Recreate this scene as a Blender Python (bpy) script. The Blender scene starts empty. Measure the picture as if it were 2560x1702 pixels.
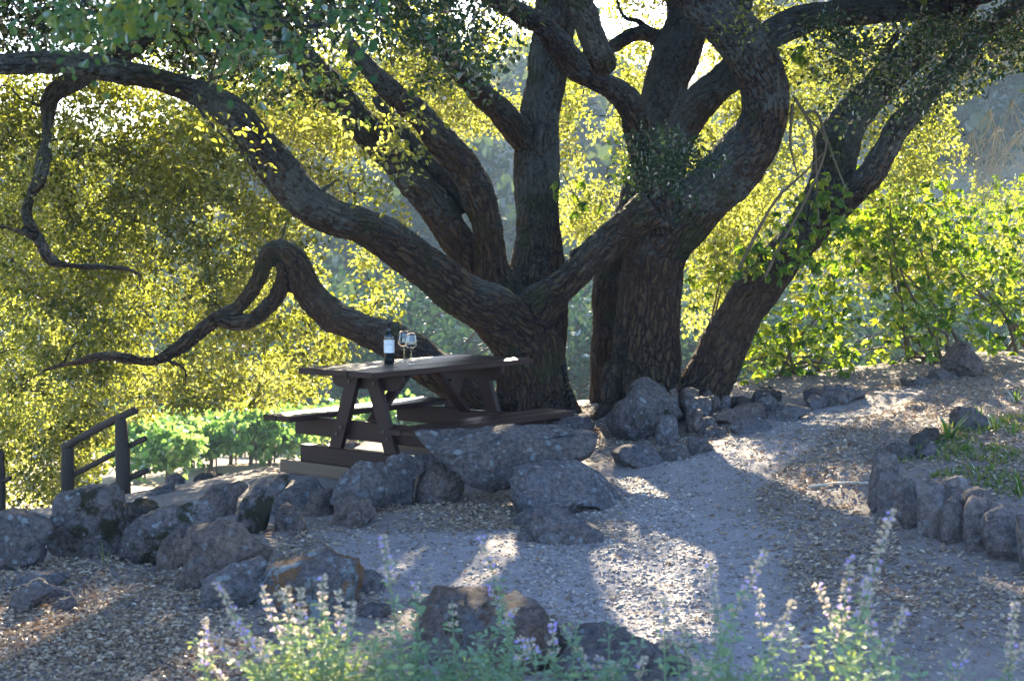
import bpy, math, random
import numpy as np
from mathutils import Vector, Matrix
random.seed(7)
RNG = np.random.default_rng(11)
scene = bpy.context.scene
COL = scene.collection

# ------------------------------------------------------------------ camera
FPX, PITCH, ZC = 3927.6, 0.0627, 1.672
cam_d = bpy.data.cameras.new("camera")
cam_d.sensor_width = 36.0
cam_d.lens = 36.0 * FPX / 2560.0
cam_d.clip_end = 2000.0
cam_d.dof.use_dof = True
cam_d.dof.focus_distance = 11.2
cam_d.dof.aperture_fstop = 4.5
cam = bpy.data.objects.new("camera", cam_d)
cam.location = (0, 0, ZC)
cam.rotation_euler = (math.pi / 2 - PITCH, 0, 0)
COL.objects.link(cam)
scene.camera = cam

# ------------------------------------------------------------------ sky, sun, exposure
SUN_EL = math.radians(23.0)
SUN_AZ = math.radians(0.0)            # straight ahead of the camera (along +Y)
world = bpy.data.worlds.new("World")
scene.world = world
world.use_nodes = True
wn = world.node_tree.nodes
wn.clear()
w_out = wn.new("ShaderNodeOutputWorld")
w_bg = wn.new("ShaderNodeBackground")
w_sky = wn.new("ShaderNodeTexSky")
w_sky.sky_type = 'NISHITA'
w_sky.sun_disc = False
w_sky.sun_elevation = SUN_EL
w_sky.sun_rotation = SUN_AZ
w_sky.air_density = 1.0
w_sky.dust_density = 0.6
w_sky.ozone_density = 4.0
w_bg.inputs['Strength'].default_value = 0.1
w_tint = wn.new("ShaderNodeMix")
w_tint.data_type = 'RGBA'
w_tint.blend_type = 'MULTIPLY'
w_tint.inputs[0].default_value = 1.0
w_tint.inputs[7].default_value = (1.0, 1.0, 1.06, 1)
world.node_tree.links.new(w_sky.outputs[0], w_tint.inputs[6])
world.node_tree.links.new(w_tint.outputs[2], w_bg.inputs[0])
world.node_tree.links.new(w_bg.outputs[0], w_out.inputs[0])
sun_d = bpy.data.lights.new("sun", 'SUN')
sun_d.energy = 5.0
sun_d.angle = math.radians(0.5)
sun_d.color = (1.0, 0.86, 0.60)
sun = bpy.data.objects.new("sun", sun_d)
S_DIR = Vector((math.sin(SUN_AZ) * math.cos(SUN_EL), math.cos(SUN_AZ) * math.cos(SUN_EL), math.sin(SUN_EL)))
sun.rotation_euler = S_DIR.to_track_quat('Z', 'Y').to_euler()
sun.location = (0, 60, 40)
COL.objects.link(sun)
vs = scene.view_settings
vs.view_transform = 'Standard'
vs.look = 'None'
vs.gamma = 1.0
vs.use_curve_mapping = False
vs.exposure = 2.85
scene.render.engine = 'CYCLES'
cy = scene.cycles
cy.max_bounces = 10
cy.diffuse_bounces = 4
cy.glossy_bounces = 3
cy.transmission_bounces = 8
cy.volume_bounces = 0
cy.transparent_max_bounces = 8
cy.sample_clamp_indirect = 6.0
cy.caustics_reflective = False
cy.caustics_refractive = False
cy.use_denoising = True

# ------------------------------------------------------------------ pixel -> world
CP, SP = math.cos(PITCH), math.sin(PITCH)
OV = 2560.0 / 2358.0


def W(px, py, Y):
    x = (px - 1280.0) / FPX
    u = (851.0 - py) / FPX
    t = Y / (CP + u * SP)
    return np.array([t * x, Y, ZC + t * (-SP + u * CP)])


def proj(P):
    P = np.asarray(P, float)
    z = P[..., 2] - ZC
    f = P[..., 1] * CP - z * SP
    u = P[..., 1] * SP + z * CP
    f = np.where(f < 0.05, 0.05, f)
    return 1280 + FPX * P[..., 0] / f, 851 - FPX * u / f


CROPS = {'R': (.6698, 1280, 0), 'L': (.6698, 0, 0), 'f': (1, 0, 0), 'o': (OV, 0, 0), 'c1': (.38265, 600, 760), 'c2': (.3391, 900, 1200), 'c3': (.2998, 1400, 880),
         'c6': (.38265, 1660, 600), 'c7': (.4478, 0, 1000), 'c8': (.4478, 1660, 1000), 'cA': (.2551, 500, 1100)}


def full(tag, pts):
    s, ox, oy = CROPS[tag]
    return [(p[0] * s + ox, p[1] * s + oy) + tuple(p[2:]) for p in pts]


# ------------------------------------------------------------------ numpy noise
def _hash(ix, iy, iz, seed):
    h = (ix.astype(np.int64) * 374761393 + iy.astype(np.int64) * 668265263 + iz.astype(np.int64) * 2147483647 + seed * 974711) & 0xffffffff
    h = ((h ^ (h >> 13)) * 1274126177) & 0xffffffff
    h = h ^ (h >> 16)
    return (h & 0xffff) / 32767.5 - 1.0


def vnoise(P, seed=0):
    P = np.asarray(P, float)
    i = np.floor(P).astype(np.int64)
    f = P - i
    f = f * f * (3 - 2 * f)
    r = 0
    for dx in (0, 1):
        wx = f[..., 0] if dx else 1 - f[..., 0]
        for dy in (0, 1):
            wy = f[..., 1] if dy else 1 - f[..., 1]
            for dz in (0, 1):
                wz = f[..., 2] if dz else 1 - f[..., 2]
                r = r + wx * wy * wz * _hash(i[..., 0] + dx, i[..., 1] + dy, i[..., 2] + dz, seed)
    return r


def fbm(P, seed=0, octv=4):
    P = np.asarray(P, float)
    r, a = 0, 1.0
    for k in range(octv):
        r = r + a * vnoise(P * (2 ** k) + 17.3 * k, seed + k)
        a *= .5
    return r


def smooth(a, b, x):
    t = np.clip((x - a) / (b - a), 0, 1)
    return t * t * (3 - 2 * t)


# ------------------------------------------------------------------ ground height
_ctrl = []
for px, py, Y in [(1280, 1700, 6.0), (200, 1690, 6.0), (2400, 1690, 6.0), (1500, 1500, 7.35), (700, 1480, 7.4), (200, 1480, 7.4),
                  (2200, 1480, 7.25), (1500, 1320, 9.0), (1000, 1300, 9.2), (2000, 1300, 8.9), (2260, 1330, 8.3), (2500, 1430, 7.5),
                  (2450, 1180, 9.1), (2560, 1050, 10.6), (1600, 1170, 10.7), (1900, 1080, 11.8), (2100, 1010, 12.8), (2300, 940, 14.2),
                  (2520, 905, 15.0), (600, 1190, 11.5), (-300, 1690, 6.0), (2900, 1690, 6.0), (300, 1265, 12.8), (100, 1290, 12.8),
                  (150, 1250, 20), (330, 1220, 24), (450, 1170, 33), (700, 1150, 38), (60, 1230, 24), (-200, 1300, 12.8), (900, 1140, 36)]:
    _ctrl.append(tuple(W(px, py, Y)))
_ctrl += [(-.67, 11.4, 0), (-1.3, 11.9, 0), (-.9, 10.3, 0), (.5, 12.3, .06), (.2, 13.4, .2), (1.1, 13.6, .27), (1.64, 13.6, .3), (-1.2, 13.2, .0),
          (.6, 14.6, .18), (2.6, 14.6, .42), (-3.2, 15.5, -.9), (0, 16.5, -.5), (2.5, 17, 0), (4.5, 16.5, .5), (-5, 18, -1.6), (0, 19, -1.8), (4, 20, -1.2),
          (8, 18, .6), (7, 12, .6), (4.5, 10, .45), (-6, 8, 0), (6, 6, .1), (0, 2, 0), (-6, 2, 0), (6, 2, 0), (0, -6, 0), (-8, -6, 0), (8, -6, 0),
          (-12, 12, -.9), (12, 12, .9), (-15, 25, -2.5), (15, 25, 0), (0, 28, -3.2), (10, 38, -3), (25, 40, 0), (-25, 45, -4), (0, 48, -4.5), (-14, 50, -4.6), (12, 50, -4)]
_C = np.array(_ctrl)
_D = np.linalg.norm(_C[:, None, :2] - _C[None, :, :2], axis=2)
_n = len(_C)
_A = np.zeros((_n + 3, _n + 3))
_A[:_n, :_n] = _D + np.eye(_n) * .02
_A[:_n, _n] = 1
_A[:_n, _n + 1:] = _C[:, :2] / 50
_A[_n:, :_n] = _A[:_n, _n:].T
_wts = np.linalg.solve(_A, np.concatenate([_C[:, 2], [0, 0, 0]]))


def ground(x, y):
    x = np.asarray(x, float)
    y = np.asarray(y, float)
    sh = x.shape
    xf, yf = x.ravel(), y.ravel()
    z = np.zeros(len(xf))
    for k in range(0, len(xf), 100000):
        sl = slice(k, k + 100000)
        d = np.hypot(xf[sl, None] - _C[None, :, 0], yf[sl, None] - _C[None, :, 1])
        z[sl] = d @ _wts[:_n] + _wts[_n] + (xf[sl] * _wts[_n + 1] + yf[sl] * _wts[_n + 2]) / 50
    s = xf / np.maximum(yf, 20)
    hill = -4.6 + 16.5 * smooth(54, 118, yf) * (.95 + .10 * np.sin(xf * .035 + 1.0)) + 12 * smooth(.08, .28, s) * smooth(56, 114, yf) - 4.5 * smooth(-.08, -.3, s) * smooth(70, 116, yf)
    hill = hill + 1.6 * fbm(np.stack([xf / 22, yf / 22, xf * 0], 1), 3, 3) * smooth(55, 90, yf)
    b = smooth(38, 56, yf)
    z = z * (1 - b) + hill * b
    return z.reshape(sh)


def gray(px, py):
    """distance Y at which the ground is seen at a pixel"""
    Ys = np.concatenate([np.arange(2.5, 20, .02), np.arange(20, 60, .2)])
    P = np.stack([W(px, py, Y) for Y in Ys])
    g = ground(P[:, 0], P[:, 1])
    k = np.nonzero(P[:, 2] <= g)[0]
    return Ys[k[0]] if len(k) else 60.0


# ------------------------------------------------------------------ object helpers
def link(name, me, mats=(), parent=None, smooth_shade=False):
    o = bpy.data.objects.new(name, me)
    COL.objects.link(o)
    for m in (mats if isinstance(mats, (list, tuple)) else [mats]):
        me.materials.append(m)
    me.polygons.foreach_set('use_smooth', np.full(len(me.polygons), bool(smooth_shade)))
    if parent is not None:
        o.parent = parent
        o.matrix_parent_inverse = Matrix.Translation(-Vector(parent.location))
    return o


def mesh_np(V, faces, name="mesh"):
    """V (n,3); faces: list of int arrays (m,k)"""
    me = bpy.data.meshes.new(name)
    V = np.ascontiguousarray(V, np.float32)
    me.vertices.add(len(V))
    me.vertices.foreach_set('co', V.ravel())
    loops = np.concatenate([np.asarray(f, np.int32).ravel() for f in faces])
    tot = np.concatenate([np.full(len(f), np.asarray(f).shape[1], np.int32) for f in faces])
    start = np.concatenate([[0], np.cumsum(tot)[:-1]]).astype(np.int32)
    me.loops.add(len(loops))
    me.loops.foreach_set('vertex_index', loops)
    me.polygons.add(len(tot))
    me.polygons.foreach_set('loop_start', start)
    me.polygons.foreach_set('loop_total', tot)
    me.update(calc_edges=True)
    return me


def attr(me, name, vals, typ='FLOAT'):
    a = me.attributes.new(name, typ, 'POINT')
    vals = np.ascontiguousarray(vals, np.float32)
    a.data.foreach_set('vector' if typ == 'FLOAT_VECTOR' else 'value', vals.ravel())


def tag(o, label=None, cat=None, group=None, kind=None):
    if label:
        o['label'] = label
    if cat:
        o['category'] = cat
    if group:
        o['group'] = group
    if kind:
        o['kind'] = kind
    return o


def empty(name, loc, label, cat, group=None):
    o = bpy.data.objects.new(name, None)
    o.location = tuple(float(v) for v in loc)
    o.empty_display_size = .2
    COL.objects.link(o)
    return tag(o, label, cat, group)


class MB:
    """collects vertices and faces for one mesh"""

    def __init__(self):
        self.V, self.F, self.n = [], {}, 0

    def add(self, V, faces):
        V = np.asarray(V, float)
        for f in faces:
            f = np.asarray(f, int)
            if f.ndim == 1:
                f = f[None]
            self.F.setdefault(f.shape[1], []).append(f + self.n)
        self.V.append(V)
        self.n += len(V)

    def box(self, c, h, R=None, bev=.006):
        """box with chamfered edges; c centre, h half sizes, R 3x3"""
        h = np.asarray(h, float)
        b = min(bev, h.min() * .45)
        vs_, idx = [], {}
        for sx in (-1, 1):
            for sy in (-1, 1):
                for sz in (-1, 1):
                    s = np.array([sx, sy, sz])
                    for ax in range(3):
                        p = s * (h - b)
                        p[ax] = s[ax] * h[ax]
                        idx[(sx, sy, sz, ax)] = len(vs_)
                        vs_.append(p)
        fs4, fs3 = [], []
        for ax in range(3):
            a1, a2 = (ax + 1) % 3, (ax + 2) % 3
            for s in (-1, 1):
                q = []
                for t1, t2 in ((-1, -1), (1, -1), (1, 1), (-1, 1)):
                    k = [0, 0, 0]
                    k[ax], k[a1], k[a2] = s, t1, t2
                    q.append(idx[tuple(k) + (ax,)])
                fs4.append(q if s > 0 else q[::-1])
            for t1 in (-1, 1):
                for t2 in (-1, 1):
                    k0, k1 = [0, 0, 0], [0, 0, 0]
                    k0[ax], k0[a1], k0[a2] = -1, t1, t2
                    k1[ax], k1[a1], k1[a2] = 1, t1, t2
                    q = [idx[tuple(k0) + (a1,)], idx[tuple(k1) + (a1,)], idx[tuple(k1) + (a2,)], idx[tuple(k0) + (a2,)]]
                    fs4.append(q if t1 * t2 > 0 else q[::-1])
        for sx in (-1, 1):
            for sy in (-1, 1):
                for sz in (-1, 1):
                    q = [idx[(sx, sy, sz, a)] for a in range(3)]
                    fs3.append(q if sx * sy * sz > 0 else q[::-1])
        V = np.array(vs_)
        if R is not None:
            V = V @ np.asarray(R).T
        self.add(V + np.asarray(c), [np.array(fs4), np.array(fs3)])

    def prism(self, poly, z0, z1, M):
        """extrude a 2-D polygon between z0 and z1, mapped by function M(x,y,z)"""
        n = len(poly)
        V = [M(p[0], p[1], z0) for p in poly] + [M(p[0], p[1], z1) for p in poly]
        fs = [np.array([list(range(n))[::-1]]), np.array([list(range(n, 2 * n))])]
        fs.append(np.array([[i, (i + 1) % n, n + (i + 1) % n, n + i] for i in range(n)]))
        self.add(V, fs)

    def tube(self, pts, rad, seg=8, lump=0.0, seed=0, cap=True):
        pts, rad = resample(np.asarray(pts, float), np.asarray(rad, float))
        T = np.gradient(pts, axis=0)
        T /= np.linalg.norm(T, axis=1)[:, None] + 1e-9
        N, B = frames(T)
        a = np.linspace(0, 2 * np.pi, seg, endpoint=False)
        R = rad[:, None] * np.ones(seg)[None]
        V = pts[:, None] + R[..., None] * (np.cos(a)[None, :, None] * N[:, None] + np.sin(a)[None, :, None] * B[:, None])
        if lump:
            rr = rad[:, None, None]
            nz = fbm(V / (rad.mean() * 2.2), seed, 2)
            V = pts[:, None] + (V - pts[:, None]) * (1 + lump * nz[..., None])
        m = len(pts)
        i, j = np.meshgrid(np.arange(m - 1), np.arange(seg), indexing='ij')
        jn = (j + 1) % seg
        q = np.stack([i * seg + j, i * seg + jn, (i + 1) * seg + jn, (i + 1) * seg + j], -1).reshape(-1, 4)
        V = V.reshape(-1, 3)
        fs = [q]
        if cap:
            fs += [np.array([list(range(seg))[::-1]]), np.array([list(range((m - 1) * seg, m * seg))])]
        self.add(V, fs)

    def lathe(self, prof, c, seg=24, ax=None):
        prof = np.asarray(prof, float)
        a = np.linspace(0, 2 * np.pi, seg, endpoint=False)
        V = np.stack([prof[:, None, 0] * np.cos(a), prof[:, None, 0] * np.sin(a), prof[:, None, 1] * np.ones(seg)], -1)
        m = len(prof)
        i, j = np.meshgrid(np.arange(m - 1), np.arange(seg), indexing='ij')
        jn = (j + 1) % seg
        q = np.stack([i * seg + j, i * seg + jn, (i + 1) * seg + jn, (i + 1) * seg + j], -1).reshape(-1, 4)
        self.add(V.reshape(-1, 3) + np.asarray(c), [q])

    def mesh(self, name="mesh"):
        return mesh_np(np.concatenate(self.V), [np.concatenate(v) for v in self.F.values()], name)

    def build(self, name, mats, parent=None, sm=False):
        return link(name, self.mesh(name), mats, parent, sm)


def resample(pts, rad, step=None):
    """Catmull-Rom through the points"""
    n = len(pts)
    if n < 3:
        return pts, rad
    L = np.linalg.norm(np.diff(pts, axis=0), axis=1)
    P = np.vstack([2 * pts[0] - pts[1], pts, 2 * pts[-1] - pts[-2]])
    R = np.concatenate([[rad[0]], rad, [rad[-1]]])
    op, orr = [], []
    for i in range(n - 1):
        k = int(np.clip(round(L[i] / max(.35 * (rad[i] + rad[i + 1]), .02 if step is None else step)), 2, 10)) if step is None else max(2, int(L[i] / step))
        t = np.linspace(0, 1, k, endpoint=False)[:, None]
        p0, p1, p2, p3 = P[i], P[i + 1], P[i + 2], P[i + 3]
        op.append(.5 * ((2 * p1) + (-p0 + p2) * t + (2 * p0 - 5 * p1 + 4 * p2 - p3) * t ** 2 + (-p0 + 3 * p1 - 3 * p2 + p3) * t ** 3))
        tt = t[:, 0]
        s = tt * tt * (3 - 2 * tt)
        orr.append(rad[i] * (1 - s) + rad[i + 1] * s)
    return np.vstack(op + [pts[-1:]]), np.concatenate(orr + [rad[-1:]])


def frames(T):
    m = len(T)
    N = np.zeros_like(T)
    ref = np.array([0, -1.0, 0]) if abs(T[0][1]) < .9 else np.array([1.0, 0, 0])
    n = np.cross(np.cross(T[0], ref), T[0])
    N[0] = n / np.linalg.norm(n)
    for i in range(1, m):
        n = N[i - 1] - T[i] * np.dot(N[i - 1], T[i])
        N[i] = n / (np.linalg.norm(n) + 1e-9)
    return N, np.cross(T, N)


# ------------------------------------------------------------------ materials
class NT:
    def __init__(self, name):
        self.m = bpy.data.materials.new(name)
        self.m.use_nodes = True
        self.t = self.m.node_tree
        self.t.nodes.clear()
        self.out = self.n('ShaderNodeOutputMaterial')

    def n(self, typ, **kw):
        nd = self.t.nodes.new(typ)
        for k, v in kw.items():
            if k.startswith('i_'):
                nd.inputs[k[2:].replace('_', ' ')].default_value = v
            else:
                setattr(nd, k, v)
        return nd

    def l(self, a, b):
        self.t.links.new(a, b)

    def noise(self, vec, scale, detail=4, rough=.55, dist=0.0):
        nd = self.n('ShaderNodeTexNoise')
        nd.inputs['Scale'].default_value = scale
        nd.inputs['Detail'].default_value = detail
        nd.inputs['Roughness'].default_value = rough
        nd.inputs['Distortion'].default_value = dist
        if vec is not None:
            self.l(vec, nd.inputs['Vector'])
        return nd.outputs['Fac']

    def ramp(self, fac, stops, interp='LINEAR'):
        nd = self.n('ShaderNodeValToRGB')
        nd.color_ramp.interpolation = interp
        e = nd.color_ramp.elements
        while len(e) < len(stops):
            e.new(.5)
        for el, (p, c) in zip(e, stops):
            el.position = p
            el.color = (c, c, c, 1) if isinstance(c, (int, float)) else tuple(c) + (1,)
        self.l(fac, nd.inputs[0])
        return nd.outputs[0]

    def mix(self, fac, a, b, mode='MIX'):
        nd = self.n('ShaderNodeMix', data_type='RGBA', blend_type=mode)
        for sock, v in ((nd.inputs[0], fac), (nd.inputs[6], a), (nd.inputs[7], b)):
            if isinstance(v, (int, float)):
                sock.default_value = v
            elif isinstance(v, tuple):
                sock.default_value = v + (1,)
            else:
                self.l(v, sock)
        return nd.outputs[2]

    def math(self, op, a, b=None):
        nd = self.n('ShaderNodeMath', operation=op)
        for i, v in enumerate((a, b)):
            if v is None:
                continue
            if isinstance(v, (int, float)):
                nd.inputs[i].default_value = v
            else:
                self.l(v, nd.inputs[i])
        return nd.outputs[0]

    def mapping(self, vec, scale):
        nd = self.n('ShaderNodeMapping')
        nd.inputs['Scale'].default_value = scale
        self.l(vec, nd.inputs['Vector'])
        return nd.outputs[0]

    def bump(self, h, strength=.5, dist=.02, normal=None):
        nd = self.n('ShaderNodeBump')
        nd.inputs['Strength'].default_value = strength
        nd.inputs['Distance'].default_value = dist
        self.l(h, nd.inputs['Height'])
        if normal is not None:
            self.l(normal, nd.inputs['Normal'])
        return nd.outputs[0]

    def principled(self, col, rough=.6, normal=None, spec=.5, **kw):
        p = self.n('ShaderNodeBsdfPrincipled')
        if isinstance(col, tuple):
            p.inputs['Base Color'].default_value = col + (1,)
        else:
            self.l(col, p.inputs['Base Color'])
        if isinstance(rough, (int, float)):
            p.inputs['Roughness'].default_value = rough
        else:
            self.l(rough, p.inputs['Roughness'])
        p.inputs['Specular IOR Level'].default_value = spec
        if normal is not None:
            self.l(normal, p.inputs['Normal'])
        for k, v in kw.items():
            p.inputs[k].default_value = v
        self.l(p.outputs[0], self.out.inputs[0])
        return p


def coords(nt, which='Object'):
    return nt.n('ShaderNodeTexCoord').outputs[which]


def attr_node(nt, name, out='Fac'):
    nd = nt.n('ShaderNodeAttribute', attribute_name=name)
    return nd.outputs[out]


def leaf_mat(name, refl, trans, gloss=.06, groug=.45, tfac=.5):
    """refl / trans: three colours over the per-leaf tint"""
    nt = NT(name)
    t = attr_node(nt, 'tint')
    cr = nt.ramp(t, [(0, refl[0]), (.5, refl[1]), (1, refl[2])])
    ct = nt.ramp(t, [(0, trans[0]), (.5, trans[1]), (1, trans[2])])
    d = nt.n('ShaderNodeBsdfDiffuse')
    nt.l(cr, d.inputs[0])
    tr = nt.n('ShaderNodeBsdfTranslucent')
    nt.l(ct, tr.inputs[0])
    m1 = nt.n('ShaderNodeMixShader')
    m1.inputs[0].default_value = tfac
    nt.l(d.outputs[0], m1.inputs[1])
    nt.l(tr.outputs[0], m1.inputs[2])
    g = nt.n('ShaderNodeBsdfGlossy')
    g.inputs['Roughness'].default_value = groug
    g.inputs['Color'].default_value = (1, 1, 1, 1)
    m2 = nt.n('ShaderNodeMixShader')
    fr = nt.n('ShaderNodeFresnel')
    fr.inputs[0].default_value = 1.4
    nt.l(nt.math('MULTIPLY', fr.outputs[0], gloss / .16), m2.inputs[0])
    nt.l(m1.outputs[0], m2.inputs[1])
    nt.l(g.outputs[0], m2.inputs[2])
    nt.l(m2.outputs[0], nt.out.inputs[0])
    return nt.m


M = {}
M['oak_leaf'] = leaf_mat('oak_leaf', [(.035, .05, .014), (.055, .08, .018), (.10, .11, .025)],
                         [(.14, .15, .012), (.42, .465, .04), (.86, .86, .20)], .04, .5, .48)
M['front_leaf'] = leaf_mat('front_leaf', [(.022, .058, .034), (.034, .085, .042), (.09, .115, .02)],
                           [(.07, .17, .04), (.16, .31, .045), (.52, .50, .05)], .025, .5, .45)
M['shade_tinted_leaf'] = leaf_mat('shade_tinted_leaf', [(.022, .045, .018), (.032, .065, .022), (.06, .09, .025)],  # darker copy of the oak leaf, crown shade put into its colour
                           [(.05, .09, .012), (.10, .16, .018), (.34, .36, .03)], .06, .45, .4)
M['broad_leaf'] = leaf_mat('broad_leaf', [(.03, .08, .015), (.05, .12, .02), (.09, .15, .02)],
                           [(.08, .18, .01), (.36, .52, .02), (.90, .88, .07)], .04, .45, .5)
M['vine_leaf'] = leaf_mat('vine_leaf', [(.05, .12, .025), (.08, .17, .035), (.11, .2, .04)],
                          [(.16, .34, .05), (.32, .54, .10), (.62, .74, .2)], .04, .4, .5)
M['scrub_leaf'] = leaf_mat('scrub_leaf', [(.02, .045, .02), (.04, .07, .028), (.12, .12, .06)],
                           [(.05, .09, .03), (.09, .13, .04), (.16, .16, .06)], .02, .6, .35)
M['far_leaf'] = leaf_mat('far_leaf', [(.025, .06, .03), (.04, .085, .04), (.07, .11, .045)],
                         [(.02, .05, .02), (.04, .08, .03), (.08, .12, .04)], .03, .5, .3)
M['catmint_leaf'] = leaf_mat('catmint_leaf', [(.19, .28, .21), (.24, .33, .22), (.28, .36, .18)],
                             [(.2, .36, .1), (.32, .48, .1), (.56, .58, .1)], .03, .6, .45)
M['catmint_stem'] = leaf_mat('catmint_stem', [(.22, .3, .17)] * 3, [(.3, .36, .14)] * 3, .03, .5, .3)
M['flower'] = leaf_mat('flower', [(.42, .34, .24), (.56, .47, .39), (.42, .33, .80)],
                       [(.66, .55, .40), (.80, .70, .62), (.58, .45, .95)], .02, .6, .45)
M['grass'] = leaf_mat('grass', [(.06, .11, .025), (.09, .16, .03), (.2, .2, .06)],
                      [(.12, .22, .02), (.2, .3, .04), (.38, .34, .1)], .04, .4, .45)
M['litter'] = leaf_mat('litter', [(.13, .08, .05), (.32, .235, .16), (.50, .41, .31)],
                       [(.3, .14, .05), (.42, .26, .12), (.5, .36, .2)], .05, .45, .18)


def bark_mat():
    nt = NT('oak_bark')
    g = attr_node(nt, 'grain', 'Vector')
    obj = coords(nt)
    st = nt.mapping(g, (25, 25, 6.0))
    n1 = nt.noise(st, 1.0, 6, .62, 1.6)
    vo = nt.n('ShaderNodeTexVoronoi', feature='DISTANCE_TO_EDGE')
    vo.inputs['Scale'].default_value = 1.0
    vo.inputs['Randomness'].default_value = 1.0
    mp = nt.mapping(g, (21, 21, 5.0))
    wob = nt.n('ShaderNodeVectorMath', operation='ADD')
    nt.l(mp, wob.inputs[0])
    nz = nt.n('ShaderNodeTexNoise')
    nz.inputs['Scale'].default_value = 8
    nz.inputs['Detail'].default_value = 4
    nt.l(g, nz.inputs['Vector'])
    sc = nt.n('ShaderNodeVectorMath', operation='SCALE')
    sc.inputs['Scale'].default_value = 2.2
    nt.l(nz.outputs['Color'], sc.inputs[0])
    nt.l(sc.outputs[0], wob.inputs[1])
    nt.l(wob.outputs[0], vo.inputs['Vector'])
    plate = nt.ramp(vo.outputs['Distance'], [(0, 0.0), (.18, .6), (.45, 1.0)])
    fine = nt.noise(obj, 60, 5, .65)
    h = nt.math('ADD', nt.math('MULTIPLY', plate, .38), nt.math('MULTIPLY', n1, .8))
    h = nt.math('ADD', h, nt.math('MULTIPLY', fine, .25))
    col = nt.ramp(h, [(.40, (.005, .003, .0015)), (.62, (.032, .017, .008)), (.88, (.115, .068, .035))])
    # warm brown undersides of the plates
    warm = nt.noise(obj, 1.3, 3, .5)
    col = nt.mix(nt.ramp(warm, [(.45, 0.0), (.65, .55)]), col, (.085, .043, .02), 'MIX')
    # pale lichen on upper sides, green moss patches
    geo = nt.n('ShaderNodeNewGeometry')
    sep = nt.n('ShaderNodeSeparateXYZ')
    nt.l(geo.outputs['Normal'], sep.inputs[0])
    sepP = nt.n('ShaderNodeSeparateXYZ')
    nt.l(geo.outputs['Position'], sepP.inputs[0])
    lf = nt.noise(obj, 22, 6, .7)
    lbig = nt.noise(obj, 1.7, 3, .5)
    up = nt.ramp(sep.outputs['Z'], [(.0, .0), (.75, 1.0)])
    hi = nt.ramp(nt.math('MULTIPLY', sepP.outputs['Z'], .25), [(.22, 0.0), (.55, 1.0)])
    lm = nt.math('ADD', nt.math('MULTIPLY', up, .22), nt.math('MULTIPLY', lbig, .5))
    lm = nt.math('ADD', lm, nt.math('MULTIPLY', hi, .22))
    lm = nt.math('ADD', lm, nt.math('MULTIPLY', lf, .55))
    lich = nt.ramp(lm, [(.73, 0.0), (.80, .8)])
    col = nt.mix(lich, col, nt.mix(fine, (.07, .075, .065), (.22, .235, .21)))
    moss = nt.math('ADD', nt.noise(obj, 2.3, 4, .6), nt.math('MULTIPLY', fine, .25))
    col = nt.mix(nt.ramp(moss, [(.68, 0.0), (.78, .6)]), col, (.045, .05, .012))
    h2 = nt.math('ADD', h, nt.math('MULTIPLY', lich, .12))
    b = nt.bump(h2, .9, .035)
    nt.principled(col, .85, b, .25)
    dn = nt.n('ShaderNodeDisplacement')
    dn.inputs['Scale'].default_value = .034
    dn.inputs['Midlevel'].default_value = .75
    nt.l(h, dn.inputs['Height'])
    nt.l(dn.outputs[0], nt.out.inputs['Displacement'])
    nt.m.displacement_method = 'BOTH'
    return nt.m


M['bark'] = bark_mat()


def twig_mat(name, c1, c2):
    nt = NT(name)
    n = nt.noise(coords(nt), 30, 3)
    nt.principled(nt.mix(n, c1, c2), .8, nt.bump(n, .4, .01), .25)
    return nt.m


M['twig'] = twig_mat('twig', (.05, .032, .02), (.13, .085, .055))
M['dry_twig'] = twig_mat('dry_twig', (.30, .27, .22), (.46, .42, .35))
M['stem'] = twig_mat('stem', (.07, .05, .03), (.16, .12, .075))


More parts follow.
